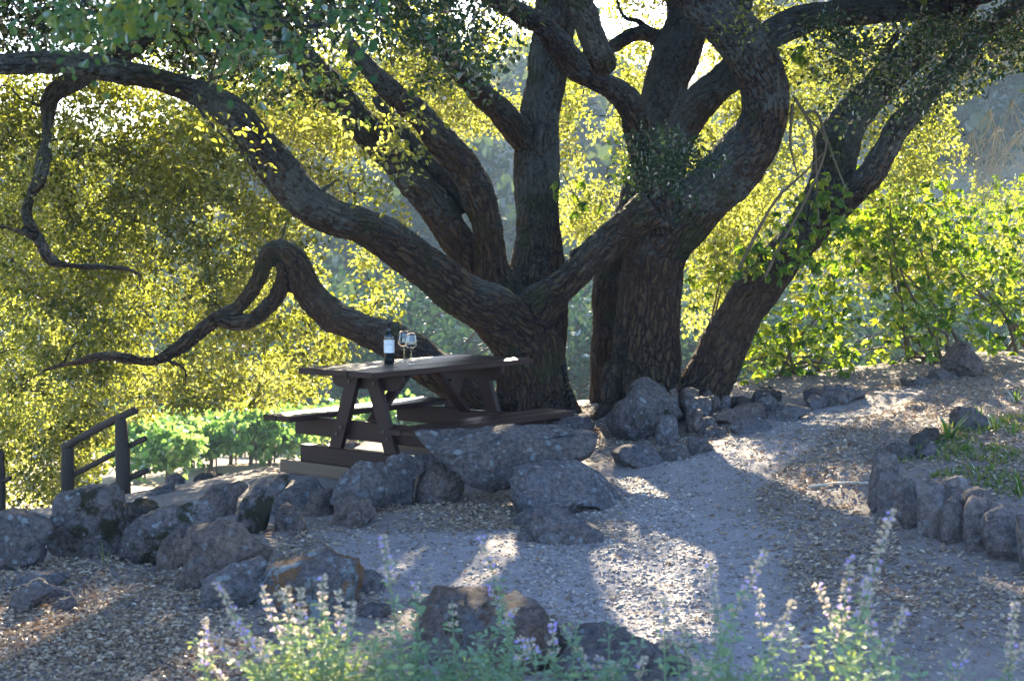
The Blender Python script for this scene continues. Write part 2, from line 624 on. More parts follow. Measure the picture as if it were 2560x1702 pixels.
def rock_mat(name, base=(.165, .15, .15), base2=(.105, .098, .102), pale=.6, moss=.0, orange=.0, palecol=(.36, .40, .41)):
    nt = NT(name)
    obj = coords(nt)
    inf = nt.n('ShaderNodeObjectInfo')
    add = nt.n('ShaderNodeVectorMath', operation='ADD')
    nt.l(obj, add.inputs[0])
    vv = nt.n('ShaderNodeCombineXYZ')
    for k in range(3):
        nt.l(nt.math('MULTIPLY', inf.outputs['Random'], 37.0 + k), vv.inputs[k])
    nt.l(vv.outputs[0], add.inputs[1])
    v = add.outputs[0]
    big = nt.noise(v, 3.0, 5, .6, .4)
    mid = nt.noise(v, 16, 8, .7)
    fine = nt.noise(v, 90, 6, .75)
    col = nt.mix(nt.ramp(big, [(.35, 0.0), (.65, 1.0)]), base, base2)
    col = nt.mix(nt.ramp(mid, [(.42, .0), (.62, .6)]), col, (.19, .135, .11))
    col = nt.mix(nt.ramp(nt.noise(v, 7, 6, .7), [(.5, .0), (.64, .55)]), col, (.085, .08, .085))
    vo = nt.n('ShaderNodeTexVoronoi')
    vo.inputs['Scale'].default_value = 55
    nt.l(v, vo.inputs['Vector'])
    pit = nt.ramp(vo.outputs['Distance'], [(.05, 0.0), (.32, 1.0)])
    col = nt.mix(.34, col, nt.ramp(fine, [(.30, (.03, .03, .03)), (.5, (.45, .44, .44)), (.70, (.95, .93, .92))]), 'OVERLAY')
    col = nt.mix(.55, col, nt.ramp(nt.noise(v, 34, 5, .7), [(.34, (.05, .05, .05)), (.5, (.47, .46, .46)), (.66, (.9, .88, .87))]), 'OVERLAY')
    v2 = nt.n('ShaderNodeTexVoronoi', feature='SMOOTH_F1')
    v2.inputs['Scale'].default_value = 17
    nt.l(v, v2.inputs['Vector'])
    lm = nt.math('ADD', nt.math('MULTIPLY', v2.outputs['Distance'], -1.0), nt.math('MULTIPLY', nt.noise(v, 30, 6, .75), .8))
    lm = nt.math('ADD', lm, nt.math('MULTIPLY', nt.noise(v, 4, 3, .6), .45))
    spots = nt.ramp(lm, [(.40, 0.0), (.47, pale)])
    col = nt.mix(spots, col, nt.mix(fine, (.2, .22, .23), palecol))
    ck = nt.n('ShaderNodeTexVoronoi', feature='DISTANCE_TO_EDGE')
    ck.inputs['Scale'].default_value = 3.2
    ckv = nt.n('ShaderNodeVectorMath', operation='ADD')
    nt.l(v, ckv.inputs[0])
    ckn = nt.n('ShaderNodeTexNoise')
    ckn.inputs['Scale'].default_value = 5
    ckn.inputs['Detail'].default_value = 5
    nt.l(v, ckn.inputs['Vector'])
    cks = nt.n('ShaderNodeVectorMath', operation='SCALE')
    cks.inputs['Scale'].default_value = .35
    nt.l(ckn.outputs['Color'], cks.inputs[0])
    nt.l(cks.outputs[0], ckv.inputs[1])
    nt.l(ckv.outputs[0], ck.inputs['Vector'])
    crack = nt.ramp(ck.outputs['Distance'], [(.0, 0.0), (.025, 1.0)])
    col = nt.mix(nt.math('MULTIPLY', nt.math('SUBTRACT', 1.0, crack), .3), col, (.03, .027, .027))
    if orange:
        om = nt.math('ADD', nt.noise(v, 5, 4, .6), nt.math('MULTIPLY', nt.noise(v, 30, 4, .6), .3))
        col = nt.mix(nt.ramp(om, [(.64, 0.0), (.68, orange)]), col, nt.mix(mid, (.15, .075, .035), (.27, .13, .05)))
        om2 = nt.math('ADD', nt.noise(v, 7, 4, .6), nt.math('MULTIPLY', nt.noise(v, 40, 3, .6), .3))
        col = nt.mix(nt.ramp(om2, [(.70, 0.0), (.73, .85 * orange)]), col, (.27, .33, .36))
    if moss:
        mm = nt.math('ADD', nt.noise(v, 3.4, 5, .65), nt.math('MULTIPLY', fine, .2))
        col = nt.mix(nt.ramp(mm, [(.70 - .18 * moss, 0.0), (.74 - .18 * moss, .95)]), col, nt.mix(fine, (.012, .012, .008), (.05, .045, .014)))
    h = nt.math('ADD', nt.math('MULTIPLY', mid, 1.0), nt.math('MULTIPLY', fine, .4))
    h = nt.math('ADD', h, nt.math('MULTIPLY', pit, .1))
    h = nt.math('ADD', h, nt.math('MULTIPLY', crack, .2))
    nt.principled(col, .9, nt.bump(h, 1.0, .045), .2)
    return nt.m


M['rock'] = rock_mat('grey_rock')
M['rock_brown'] = rock_mat('brown_rock', (.205, .15, .12), (.145, .115, .10), .35)
M['rock_blue'] = rock_mat('blue_grey_rock', (.20, .19, .195), (.13, .125, .14), .75)
M['rock_moss'] = rock_mat('mossy_rock', moss=.75, pale=.5)
M['rock_moss2'] = rock_mat('patchy_mossy_rock', moss=.12, pale=.8)
M['rock_orange'] = rock_mat('orange_lichen_rock', orange=.8, pale=.7)
M['rock_rust'] = rock_mat('rusty_rock', (.15, .105, .085), (.11, .095, .095), .4, .2, .22)
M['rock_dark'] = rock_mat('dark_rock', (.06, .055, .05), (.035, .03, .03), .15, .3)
M['stump'] = rock_mat('stone_stump', (.225, .19, .18), (.16, .14, .135), .45)


def wood_mat(name, c1, c2, c3, rough=.42, scale=(1, 1, 1), bump=.12):
    nt = NT(name)
    g = attr_node(nt, 'grain', 'Vector')
    n = nt.noise(nt.mapping(g, (2.5, 90, 90)), 1.0, 4, .6, .2)
    n2 = nt.noise(nt.mapping(g, (2.0, 14, 14)), 1.0, 3, .5)
    col = nt.ramp(n, [(.1, c1), (.5, c2), (.95, c3)])
    col = nt.mix(nt.ramp(n2, [(.4, .0), (.75, .22)]), col, c1)
    rg = nt.ramp(n2, [(.3, rough - .02), (.75, rough + .04)])
    nt.principled(col, rg, nt.bump(n, bump * .3, .002), .22)
    return nt.m


M['dark_wood'] = wood_mat('dark_stained_wood', (.016, .0055, .003), (.028, .0105, .006), (.045, .018, .011), .5)
M['timber'] = wood_mat('raw_timber', (.10, .064, .04), (.14, .094, .06), (.19, .13, .085), .7)
M['rail_wood'] = wood_mat('weathered_post', (.020, .015, .011), (.045, .033, .025), (.09, .07, .055), .75, bump=.5)
nt = NT('bottle_glass')
nt.principled((.006, .007, .006), .06, None, .6)
M['bottle'] = nt.m
nt = NT('bottle_foil')
nt.principled((.012, .006, .012), .35, None, .5)
M['foil'] = nt.m
nt = NT('label_paper')
nt.principled(nt.mix(nt.noise(coords(nt), 60, 3), (.66, .67, .70), (.74, .75, .77)), .6, None, .3)
M['label'] = nt.m
nt = NT('label_ink')
nt.principled((.25, .26, .32), .6, None, .3)
M['ink'] = nt.m
nt = NT('clear_glass')
gl = nt.n('ShaderNodeBsdfGlass')
gl.inputs['IOR'].default_value = 1.5
gl.inputs['Roughness'].default_value = 0.0
nt.l(gl.outputs[0], nt.out.inputs[0])
M['glass'] = nt.m
nt = NT('steel')
nt.principled((.10, .09, .08), .5, None, .5, Metallic=.8)
M['steel'] = nt.m


def ground_mat():
    nt = NT('earth')
    obj = coords(nt)
    kind = nt.n('ShaderNodeAttribute', attribute_name='zone')
    sep = nt.n('ShaderNodeSeparateXYZ')
    nt.l(kind.outputs['Vector'], sep.inputs[0])      # x: path, y: dry field, z: hill
    big = nt.noise(obj, 1.6, 5, .6)
    mid = nt.noise(obj, 9, 6, .7)
    fine = nt.noise(obj, 60, 6, .75)
    grit = nt.n('ShaderNodeTexVoronoi')
    grit.inputs['Scale'].default_value = 70
    nt.l(obj, grit.inputs['Vector'])
    soil = nt.mix(nt.ramp(mid, [(.3, 0.0), (.7, 1.0)]), (.20, .165, .15), (.30, .255, .235))
    soil = nt.mix(nt.ramp(fine, [(.35, .6), (.6, 0.0)]), soil, (.12, .092, .08))
    pth = nt.mix(nt.ramp(big, [(.35, 0.0), (.65, 1.0)]), (.37, .33, .33), (.29, .26, .26))
    pth = nt.mix(nt.ramp(fine, [(.42, .55), (.56, 0.0)]), pth, (.15, .12, .11))
    pth = nt.mix(nt.ramp(grit.outputs['Color'], [(.75, 0.0), (.95, .35)]), pth, (.46, .41, .38))
    col = nt.mix(sep.outputs['X'], soil, pth)
    dry = nt.mix(nt.ramp(mid, [(.35, 0.0), (.65, 1.0)]), (.36, .27, .16), (.22, .16, .10))
    col = nt.mix(sep.outputs['Y'], col, dry)
    hb = nt.noise(obj, .12, 6, .7)
    hill = nt.mix(nt.ramp(hb, [(.35, 0.0), (.65, 1.0)]), (.10, .10, .06), (.26, .21, .14))
    col = nt.mix(sep.outputs['Z'], col, hill)
    h = nt.math('ADD', nt.math('MULTIPLY', mid, .9), nt.math('MULTIPLY', fine, .5))
    h = nt.math('ADD', h, nt.math('MULTIPLY', grit.outputs['Distance'], .22))
    nt.principled(col, .88, nt.bump(h, .75, .03), .25)
    return nt.m


M['ground'] = ground_mat()
nt = NT('pebble')
inf = nt.n('ShaderNodeAttribute', attribute_name='tint')
nt.principled(nt.ramp(inf.outputs['Fac'], [(0, (.10, .085, .08)), (.6, (.25, .21, .19)), (1, (.42, .37, .33))]), .6, None, .4)
M['pebble'] = nt.m

# ------------------------------------------------------------------ ground sheet
def inpoly(px, py, poly):
    px = np.asarray(px)
    py = np.asarray(py)
    r = np.zeros(px.shape, bool)
    n = len(poly)
    for i in range(n):
        x1, y1 = poly[i]
        x2, y2 = poly[(i + 1) % n]
        c = ((y1 > py) != (y2 > py)) & (px < (x2 - x1) * (py - y1) / (y2 - y1 + 1e-12) + x1)
        r ^= c
    return r


def gpoly(pts, tagc='f'):
    """pixel outline of a patch of ground -> its plan (x, y)"""
    out = []
    for p in full(tagc, pts):
        Y = gray(p[0], p[1])
        q = W(p[0], p[1], Y)
        out.append((q[0], q[1]))
    return out


PATH = gpoly([(2300, 960), (2080, 1000), (1880, 1070), (1700, 1120), (1560, 1170), (1570, 1260), (1520, 1400), (1330, 1330), (1000, 1330), (800, 1345), (900, 1480),
              (1330, 1560), (1600, 1690), (2000, 1690), (2000, 1500), (1920, 1350), (1880, 1250), (1980, 1160), (2120, 1060), (2330, 985)])


def micro(x, y):
    P = np.stack([x, y, np.zeros_like(x)], -1)
    near = 1 - smooth(18, 30, y)
    return near * (.022 * fbm(P * 1.7, 21, 3) + .006 * fbm(P * 12, 31, 2)) + (1 - near) * .12 * fbm(P * .5, 41, 3)


def gz(x, y):
    return ground(x, y) + micro(np.asarray(x, float), np.asarray(y, float))


Yrow = np.concatenate([np.linspace(-8, 3.5, 30), np.arange(3.54, 16, .038), 16 * (240 / 16) ** np.linspace(0.003, 1, 190)])
U = np.linspace(-.85, .85, 460)
U = np.sign(U) * (np.abs(U) / .85) ** 1.25 * .85
XX = U[None, :] * (np.maximum(Yrow, 3)[:, None] + 3.0)
YY = Yrow[:, None] * np.ones_like(XX)
ZZ = gz(XX, YY)
nr, nc = XX.shape
i, j = np.meshgrid(np.arange(nr - 1), np.arange(nc - 1), indexing='ij')
q = np.stack([i * nc + j, i * nc + j + 1, (i + 1) * nc + j + 1, (i + 1) * nc + j], -1).reshape(-1, 4)
me = mesh_np(np.stack([XX, YY, ZZ], -1).reshape(-1, 3), [q], "ground")
xf, yf = XX.ravel(), YY.ravel()
nz = fbm(np.stack([xf * 1.1, yf * 1.1, xf * 0], 1), 5, 4)


def soft_in(xf, yf, poly, amp=.25):
    dx = fbm(np.stack([xf * 1.3, yf * 1.3, xf * 0 + 3], 1), 8, 3) * amp
    dy = fbm(np.stack([xf * 1.3, yf * 1.3, xf * 0 + 9], 1), 9, 3) * amp
    r = 0
    for ox, oy in ((0, 0), (.12, .05), (-.12, .05), (.05, -.15), (-.05, .15)):
        r = r + inpoly(xf + dx + ox, yf + dy + oy, poly)
    return r / 5.0


zp = soft_in(xf, yf, PATH)
zd = smooth(14.5, 18, yf) * (1 - smooth(44, 58, yf))
zh = smooth(44, 58, yf)
attr(me, 'zone', np.stack([zp, zd, zh], 1), 'FLOAT_VECTOR')
g_ob = link('ground', me, M['ground'], None, True)
tag(g_ob, kind='structure')


# ------------------------------------------------------------------ light gaps (where sun reaches the ground through the crowns)
TAN = math.tan(SUN_EL)
GAPS = []          # (plane z, polygon in plan)
for pts in ([(1560, 1165), (1650, 1160), (1720, 1270), (1800, 1390), (1790, 1500), (1640, 1640), (1480, 1650), (1330, 1520), (1310, 1390), (1500, 1400), (1545, 1290)],
            [(630, 1352), (760, 1335), (850, 1345), (830, 1370), (720, 1400), (650, 1390)],
            [(1845, 1112), (1868, 1122), (1975, 1182), (1960, 1188), (1885, 1158)],
            [(1190, 1400), (1090, 1430), (1000, 1450), (1000, 1420), (1110, 1385)],
            ):
    GAPS.append((.06, gpoly(pts)))


def plan(z, pts):
    out = []
    for px, py in pts:
        u = (851 - py) / FPX
        x = (px - 1280) / FPX
        t = (z - ZC) / (-SP + u * CP)
        out.append((t * x, t * (CP + u * SP)))
    return out


GAPS.append((.43, plan(.43, [(660, 1028), (760, 1010), (1060, 986), (1120, 996), (730, 1038)])))
GAPS.append((.45, [(-1.4, 4.25), (-.4, 4.25), (-.4, 4.95), (-1.4, 4.95)]))
GAPS.append((2.55, [(-2.0, 9.9), (-.7, 9.9), (-.7, 11.5), (-2.0, 11.5)]))
GAPS.append((.5, [(.75, 4.0), (1.3, 4.0), (1.3, 4.7), (.75, 4.7)]))
GAPS.append((.79, plan(.79, [(1205, 886), (1236, 886), (1232, 912), (1202, 912)])))


def carve(P, grow=1.0):
    keep = np.ones(len(P), bool)
    for z, poly in GAPS:
        pc = np.array(poly)
        mid = pc.mean(0)
        poly = [tuple(p + (p - mid) / (np.linalg.norm(p - mid) + 1e-6) * min(.07, .12 * np.ptp(pc[:, 0])) * grow) for p in pc]
        sy = P[:, 1] - (P[:, 2] - z) / TAN
        wx, wy = .16 * fbm(P / .45, 650, 3), .3 * fbm(P / .45, 660, 3)
        keep &= ~(inpoly(P[:, 0] + wx, sy + wy, poly) & (P[:, 2] > z) & ((fbm(P / .33, 640, 2) < .25) | (z > .3)))
    return keep


# ------------------------------------------------------------------ leaves
def unit(v):
    return v / (np.linalg.norm(v, axis=-1, keepdims=True) + 1e-9)


def leaf_mesh(C, A, N, L, wid, tint, name, fold=.25, curl=.15, rnd=False):
    """C centre of base, A axis, N normal, L length: six-point leaves folded along the midrib"""
    A = unit(A)
    N = unit(N - A * np.sum(N * A, 1, keepdims=True))
    B = np.cross(A, N)
    L = L[:, None]
    w = L * wid
    if rnd:
        prof = ((.0, .0), (.10, .26), (.34, .47), (.66, .45), (.90, .22), (1.0, .0))
        up, dn = [], []
        for t_, w_ in prof:
            c = C + A * L * t_ - N * L * curl * t_ * t_
            up.append(c + B * w * w_ + N * w * fold * w_)
            dn.append(c - B * w * w_ + N * w * fold * w_)
        V = np.stack(up + dn[4:0:-1], 1).reshape(-1, 3)
        k = np.arange(len(C))[:, None] * 10
        F = np.concatenate([k + np.array([[0, 1, 2, 3, 4, 5]]), k + np.array([[0, 5, 6, 7, 8, 9]])])
        me = mesh_np(V, [F], name)
        attr(me, 'tint', np.repeat(tint, 10))
        return me
    v0 = C
    vt = C + A * L - N * L * curl
    l1 = C + A * L * .32 + B * w * .5 + N * w * fold
    l2 = C + A * L * .70 + B * w * .42 + N * (w * fold - L * curl * .4)
    r1 = C + A * L * .32 - B * w * .5 + N * w * fold
    r2 = C + A * L * .70 - B * w * .42 + N * (w * fold - L * curl * .4)
    V = np.stack([v0, l1, l2, vt, r2, r1], 1).reshape(-1, 3)
    k = np.arange(len(C))[:, None] * 6
    F = np.concatenate([k + np.array([[0, 1, 2, 3]]), k + np.array([[0, 3, 4, 5]])])
    me = mesh_np(V, [F], name)
    attr(me, 'tint', np.repeat(tint, 6))
    return me


def sample_poly(poly, n):
    p = np.array(poly)
    lo, hi = p.min(0), p.max(0)
    out = []
    tot = 0
    while tot < n:
        q = lo + RNG.random((max(n, 200) * 2, 2)) * (hi - lo)
        q = q[inpoly(q[:, 0], q[:, 1], poly)]
        out.append(q)
        tot += len(q)
    return np.concatenate(out)[:n]


def poly_area(poly):
    p = np.array(poly)
    x, y = p[:, 0], p[:, 1]
    return .5 * abs(np.dot(x, np.roll(y, 1)) - np.dot(y, np.roll(x, 1)))


def region(poly_ov, y0, y1, lai, leaf=.044, clump=.11, gap=.0, gapscale=.6, per=36, seed=0, wid=.6):
    """clumps of leaves in the slab of space behind a traced outline; returns clump centres and leaf centres"""
    poly = full('o', poly_ov)
    Ym = .5 * (y0 + y1)
    area = poly_area(poly) * (Ym / FPX) ** 2
    n = int(area * lai / (leaf * leaf * wid * .62))
    nc_ = max(1, n // per)
    q = sample_poly(poly, int(nc_ * (1.0 + gap * 2.2)))
    Y = y0 + RNG.random(len(q)) * (y1 - y0)
    P = np.stack([W(a, b, c) for (a, b), c in zip(q, Y)])
    if gap:
        nz = fbm(P / gapscale, 100 + seed, 2)
        thr = np.quantile(nz, 1 - 1.0 / (1 + gap * 2.2))
        P = P[nz >= thr]
    m = len(P)
    # leaves along short drooping sprays, a few per clump
    ns = 4
    sd = unit(RNG.normal(size=(m, ns, 3)) * np.array([1, 1, .55]) + np.array([0, 0, -.25]))
    k = RNG.integers(0, ns, (m, per))
    t = RNG.random((m, per)) ** .8
    base = P[:, None] + np.take_along_axis(sd, k[..., None].repeat(3, 2), 1) * (t[..., None] * clump * 2.1) + RNG.normal(size=(m, per, 3)) * clump * .34
    C = base.reshape(-1, 3)
    ax = (np.take_along_axis(sd, k[..., None].repeat(3, 2), 1) * .6).reshape(-1, 3) + RNG.normal(size=(len(C), 3)) * .7
    nrm = np.array([0, 0, .9]) + RNG.normal(size=(len(C), 3)) * .75
    return P, C, ax, nrm, np.full(len(C), leaf), wid


# openings in the foliage through which the valley shows
WINDOWS = [full('o', w) for w in (
    [(225, 1120), (300, 975), (380, 960), (560, 945), (700, 930), (760, 1000), (760, 1200), (225, 1200)],
    [(850, 790), (940, 760), (930, 700), (1010, 690), (1200, 800), (1200, 960), (860, 960)],
    [(1315, 790), (1345, 700), (1350, 640), (1375, 640), (1355, 720), (1350, 950), (1310, 950)],
    [(1080, 310), (1180, 330), (1185, 500), (1160, 480), (1110, 380)],
    [(2190, 250), (2358, 160), (2358, 400), (2290, 400), (2230, 340)])]


class Crown:
    def __init__(self):
        self.parts, self.clumps = [], []

    def add(self, *a, cut=True, tint=(0., 1.), **k):
        P, C, ax, nrm, L, wid = region(*a, **k)
        if cut:
            m = carve(C)
            fa, fb = proj(C)
            for w in WINDOWS:
                m &= ~inpoly(fa, fb, w)
            C, ax, nrm, L = C[m], ax[m], nrm[m], L[m]
        t = tint[0] + (tint[1] - tint[0]) * np.clip(RNG.normal(.45, .2, len(C)) + .30 * fbm(C / .38, 900, 2), 0, 1)  # tint range and clump noise put sunlit and shaded mottling into leaf colour
        L = L * RNG.uniform(.65, 1.25, len(C))
        self.parts.append((C, ax, nrm, L, wid, t))
        self.clumps.append(P)
        return P

    def box(self, lo, hi, n, leaf, clump=.3, per=36, gap=.3):  # unseen leaves above the frame, added to block the sun
        nc_ = int(n / per * (1 + gap * 2))
        lo, hi = np.array(lo), np.array(hi)
        P = lo + RNG.random((nc_, 3)) * (hi - lo)
        nz = fbm(P / 1.1, 71, 2)
        P = P[nz >= np.quantile(nz, 1 - 1 / (1 + gap * 2))]
        C = (P[:, None] + RNG.normal(size=(len(P), per, 3)) * clump).reshape(-1, 3)
        a, b = proj(C)
        m = carve(C, 1.6) & ~((b > -20) & (a > -100) & (a < 2660) & (C[:, 1] > .5))
        C = C[m]
        self.parts.append((C, RNG.normal(size=C.shape), np.array([0, 0, .8]) + RNG.normal(size=C.shape) * .6,
                           leaf * RNG.uniform(.7, 1.2, len(C)), .6, np.clip(RNG.normal(.45, .22, len(C)), 0, 1)))
        self.clumps.append(P)

    def build(self, name, mat, parent, rnd=False):
        C = np.concatenate([p[0] for p in self.parts])
        A = np.concatenate([p[1] for p in self.parts])
        N = np.concatenate([p[2] for p in self.parts])
        L = np.concatenate([p[3] for p in self.parts])
        Wd = np.concatenate([np.full(len(p[0]), p[4]) for p in self.parts])[:, None]
        t = np.concatenate([p[5] for p in self.parts])
        return link(name, leaf_mesh(C, A, N, L, Wd, t, name, rnd=rnd), mat, parent)


# ------------------------------------------------------------------ the oaks: trunks and limbs
def limb(tagc, pts, Y0=None, Y1=None):
    """traced (x, y, half width[, Y]) -> world centre line and radii; Y runs from Y0 to Y1 when not given"""
    k, ox, oy = CROPS[tagc]
    P, R = [], []
    n = len(pts)
    for i, p in enumerate(pts):
        Y = p[3] if len(p) > 3 else Y0 + (Y1 - Y0) * i / (n - 1)
        P.append(W(p[0] * k + ox, p[1] * k + oy, Y))
        R.append(p[2] * k * Y / FPX * .97)
    return np.array(P), np.array(R)


T1 = [  # the left-hand oak
    limb('R', [(88, 1600, 190), (80, 1540, 168), (70, 1450, 150), (62, 1350, 140), (50, 1270, 130), (10, 1195, 122)], 13.4, 13.3),
    limb('L', [(1940, 1290, 128), (1880, 1190, 112), (1800, 1140, 100), (1700, 1090, 88), (1560, 985, 83), (1430, 890, 77), (1340, 840, 71), (1245, 815, 75), (1150, 755, 78), (1060, 665, 76), (980, 560, 72), (915, 465, 68), (850, 410, 60),
               (770, 360, 52), (680, 325, 48), (560, 290, 46), (450, 270, 44), (330, 245, 47), (200, 230, 48), (80, 235, 47), (-40, 240, 45), (-250, 245, 38), (-500, 210, 28)], 13.3, 9.8),
    limb('R', [(40, 1260, 120), (85, 1165, 92), (140, 1110, 78), (215, 1040, 68), (290, 960, 65), (370, 890, 67), (450, 825, 70), (530, 770, 72)], 13.3, 13.1),
    limb('R', [(275, 990, 52), (250, 955, 40), (240, 925, 34)], 13.2, 13.2),
    limb('R', [(70, 1580, 140), (80, 1400, 125), (90, 1200, 115), (95, 1080, 108), (95, 950, 99), (97, 800, 84), (97, 650, 81), (107, 500, 80), (118, 380, 78), (128, 280, 76), (142, 180, 80), (160, 80, 88), (165, 0, 92), (170, -150, 75), (150, -350, 55)], 13.9, 14.3),
    limb('L', [(2010, 560, 62), (1930, 480, 55), (1860, 410, 50), (1790, 340, 46), (1700, 250, 38), (1600, 140, 32), (1500, 20, 26), (1400, -90, 20)], 14.1, 13.2),
    limb('L', [(1930, 1180, 95), (1860, 1060, 78), (1826, 930, 63), (1810, 820, 62), (1770, 710, 66), (1705, 600, 66), (1640, 520, 60), (1560, 430, 52), (1470, 350, 42), (1380, 260, 34), (1290, 140, 26)], 13.8, 12.6),
    limb('L', [(1760, 770, 46), (1710, 715, 40), (1650, 660, 36), (1590, 600, 36), (1530, 530, 32), (1460, 450, 25), (1400, 360, 18)], 13.7, 13.4),
    limb('L', [(1900, 1130, 85), (1810, 1020, 68), (1740, 935, 64), (1690, 865, 66), (1620, 770, 68), (1530, 660, 66), (1455, 570, 65), (1380, 500, 65), (1310, 420, 65), (1240, 340, 63), (1160, 250, 58), (1080, 160, 52), (1000, 60, 45), (920, -40, 36)], 13.9, 12.8),
    limb('L', [(1860, 1600, 96, 13.5), (1770, 1490, 88, 13.1), (1665, 1405, 82, 12.78), (1560, 1330, 77, 12.65), (1450, 1275, 72, 12.6), (1340, 1225, 63, 12.6), (1250, 1185, 61, 12.6), (1180, 1120, 60, 12.6), (1130, 1040, 57, 12.6),
               (1092, 968, 55, 12.6), (1045, 932, 48, 12.6), (1003, 945, 40, 12.6), (985, 990, 33, 12.6), (962, 1045, 31, 12.6), (930, 1100, 32, 12.6), (885, 1150, 31, 12.6), (835, 1175, 29, 12.6), (770, 1220, 29, 12.6), (700, 1275, 31, 12.6),
               (640, 1315, 25, 12.6), (560, 1350, 21, 12.6), (470, 1335, 21, 12.6), (380, 1330, 19, 12.7), (312, 1345, 20, 12.75), (268, 1355, 12, 12.8), (200, 1370, 9, 12.9), (120, 1410, 7, 13.0), (30, 1480, 5, 13.2)]),
    limb('L', [(1068, 985, 40), (1060, 1045, 33), (1032, 1110, 33), (987, 1160, 33), (940, 1195, 29), (890, 1207, 26), (850, 1205, 22), (800, 1180, 16)], 12.6, 12.5),
    limb('L', [(700, -60, 46), (600, 60, 43), (500, 165, 41), (380, 240, 41), (240, 320, 40), (188, 372, 32), (180, 440, 25), (174, 530, 22), (165, 590, 27), (150, 670, 25), (110, 740, 23), (100, 810, 22), (130, 870, 24), (160, 920, 23),
               (187, 970, 21), (250, 990, 16), (330, 995, 14), (420, 1000, 13), (480, 1005, 11), (520, 1030, 9), (520, 1090, 6)], 12.6, 12.0),
    limb('L', [(125, 880, 16), (40, 855, 11), (-60, 830, 8)], 12.2, 12.2),
]
T2 = [  # the big middle oak
    limb('R', [(490, 1620, 185), (495, 1540, 160), (505, 1400, 141), (515, 1250, 133), (525, 1100, 121), (535, 1000, 115), (558, 900, 120), (590, 820, 116)], 13.6, 13.4),
    limb('R', [(560, 880, 120), (620, 810, 116), (700, 748, 110), (800, 655, 106), (890, 550, 97), (942, 450, 90), (942, 335, 90), (900, 225, 92), (818, 105, 92), (720, 5, 87), (610, -110, 70), (520, -240, 50), (450, -420, 36)], 13.4, 12.6),
    limb('R', [(570, 800, 105), (545, 690, 84), (510, 580, 66), (478, 490, 54), (452, 415, 51), (395, 345, 50), (300, 290, 50), (225, 235, 51), (175, 165, 48), (115, 95, 45), (50, 60, 42), (-20, 20, 40), (-120, -40, 38)], 13.3, 11.8),
    limb('R', [(540, 700, 82), (590, 570, 74), (640, 470, 70), (715, 370, 68), (800, 290, 66), (890, 195, 62), (970, 128, 57), (1100, 70, 53), (1250, 47, 54), (1400, 40, 50), (1550, 20, 46), (1700, -10, 40), (1900, -70, 32), (2100, -160, 24)], 13.7, 13.4),
    limb('R', [(360, 1600, 100), (365, 1500, 84), (372, 1250, 82), (388, 1080, 84), (445, 850, 88), (520, 600, 88), (560, 420, 86), (578, 300, 86), (605, 200, 87), (648, 100, 82), (650, 0, 76), (630, -150, 62), (600, -330, 45)], 14.2, 14.5),
    limb('R', [(640, 215, 44), (590, 180, 38), (545, 145, 34), (500, 124, 30), (450, 130, 29), (400, 160, 31), (340, 190, 29), (268, 212, 24)], 14.4, 14.5),
    limb('R', [(500, 118, 14), (470, 80, 10), (425, 70, 10), (400, 30, 9), (385, -40, 8)], 14.5, 14.6),
    limb('R', [(440, 72, 9), (500, 90, 6), (540, 120, 5)], 14.5, 14.5),
    limb('R', [(830, 150, 42), (850, 60, 36), (880, -30, 32), (930, -150, 26)], 13.0, 12.6),
]
T3 = [  # the leaning oak on the right
    limb('R', [(670, 1540, 125), (712, 1450, 100), (788, 1290, 92), (855, 1155, 88), (932, 1052, 85), (1010, 965, 83), (1083, 880, 82), (1145, 780, 80), (1190, 670, 86), (1222, 530, 86), (1280, 425, 78), (1378, 312, 70), (1480, 210, 64), (1580, 110, 58), (1690, 0, 52), (1820, -130, 42)], 13.5, 13.9),
    limb('R', [(1190, 780, 66), (1270, 715, 60), (1340, 648, 56), (1388, 568, 50), (1440, 480, 49), (1500, 410, 45), (1570, 330, 43), (1660, 230, 40), (1750, 130, 36), (1850, 50, 32), (1960, -40, 26), (2080, -150, 18)], 13.6, 12.8),
    limb('R', [(1395, 330, 26), (1390, 220, 20), (1440, 120, 14)], 13.7, 13.6),
]
def join(a, b, i, j):
    return np.concatenate([a[0][:i], b[0][j:]]), np.concatenate([a[1][:i], b[1][j:]])


T1[:2] = [join(T1[0], T1[1], 5, 1)]
T2[:2] = [join(T2[0], T2[1], 7, 2)]
def roots(cx, cy, angs, r0, reach, seed):
    rg = np.random.default_rng(seed)
    out = []
    for a in angs:
        d = np.array([math.cos(a), math.sin(a)])
        P, R = [], []
        for t, h, k in ((.0, .50, .8), (.45, .26, .8), (.85, .08, .62), (1.25, -.02, .42), (1.8, -.09, .25)):
            q = np.array([cx, cy]) + d * (r0 * .55 + reach * t) + rg.normal(size=2) * .02
            P.append([q[0], q[1], float(ground(q[0], q[1])) + h * .75])
            R.append(r0 * .30 * k)
        out.append((np.array(P), np.array(R)))
    return out


T1 += roots(.20, 13.45, (-2.7, -2.0, -1.3, -.75), .36, .26, 1)
T2 += roots(1.0, 13.6, (-2.1, -1.5, -.9), .42, .28, 2)
HI = [np.array([(0.7, 12, 3.0), (0.2, 10.5, 3.7), (-.6, 9, 4.1), (-1.3, 7.2, 3.9), (-1.6, 5.9, 3.4), (-1.5, 5.2, 2.95), (-1.2, 4.9, 2.6), (-1.0, 4.8, 2.4)]),
      np.array([.10, .09, .08, .065, .045, .03, .018, .008])]


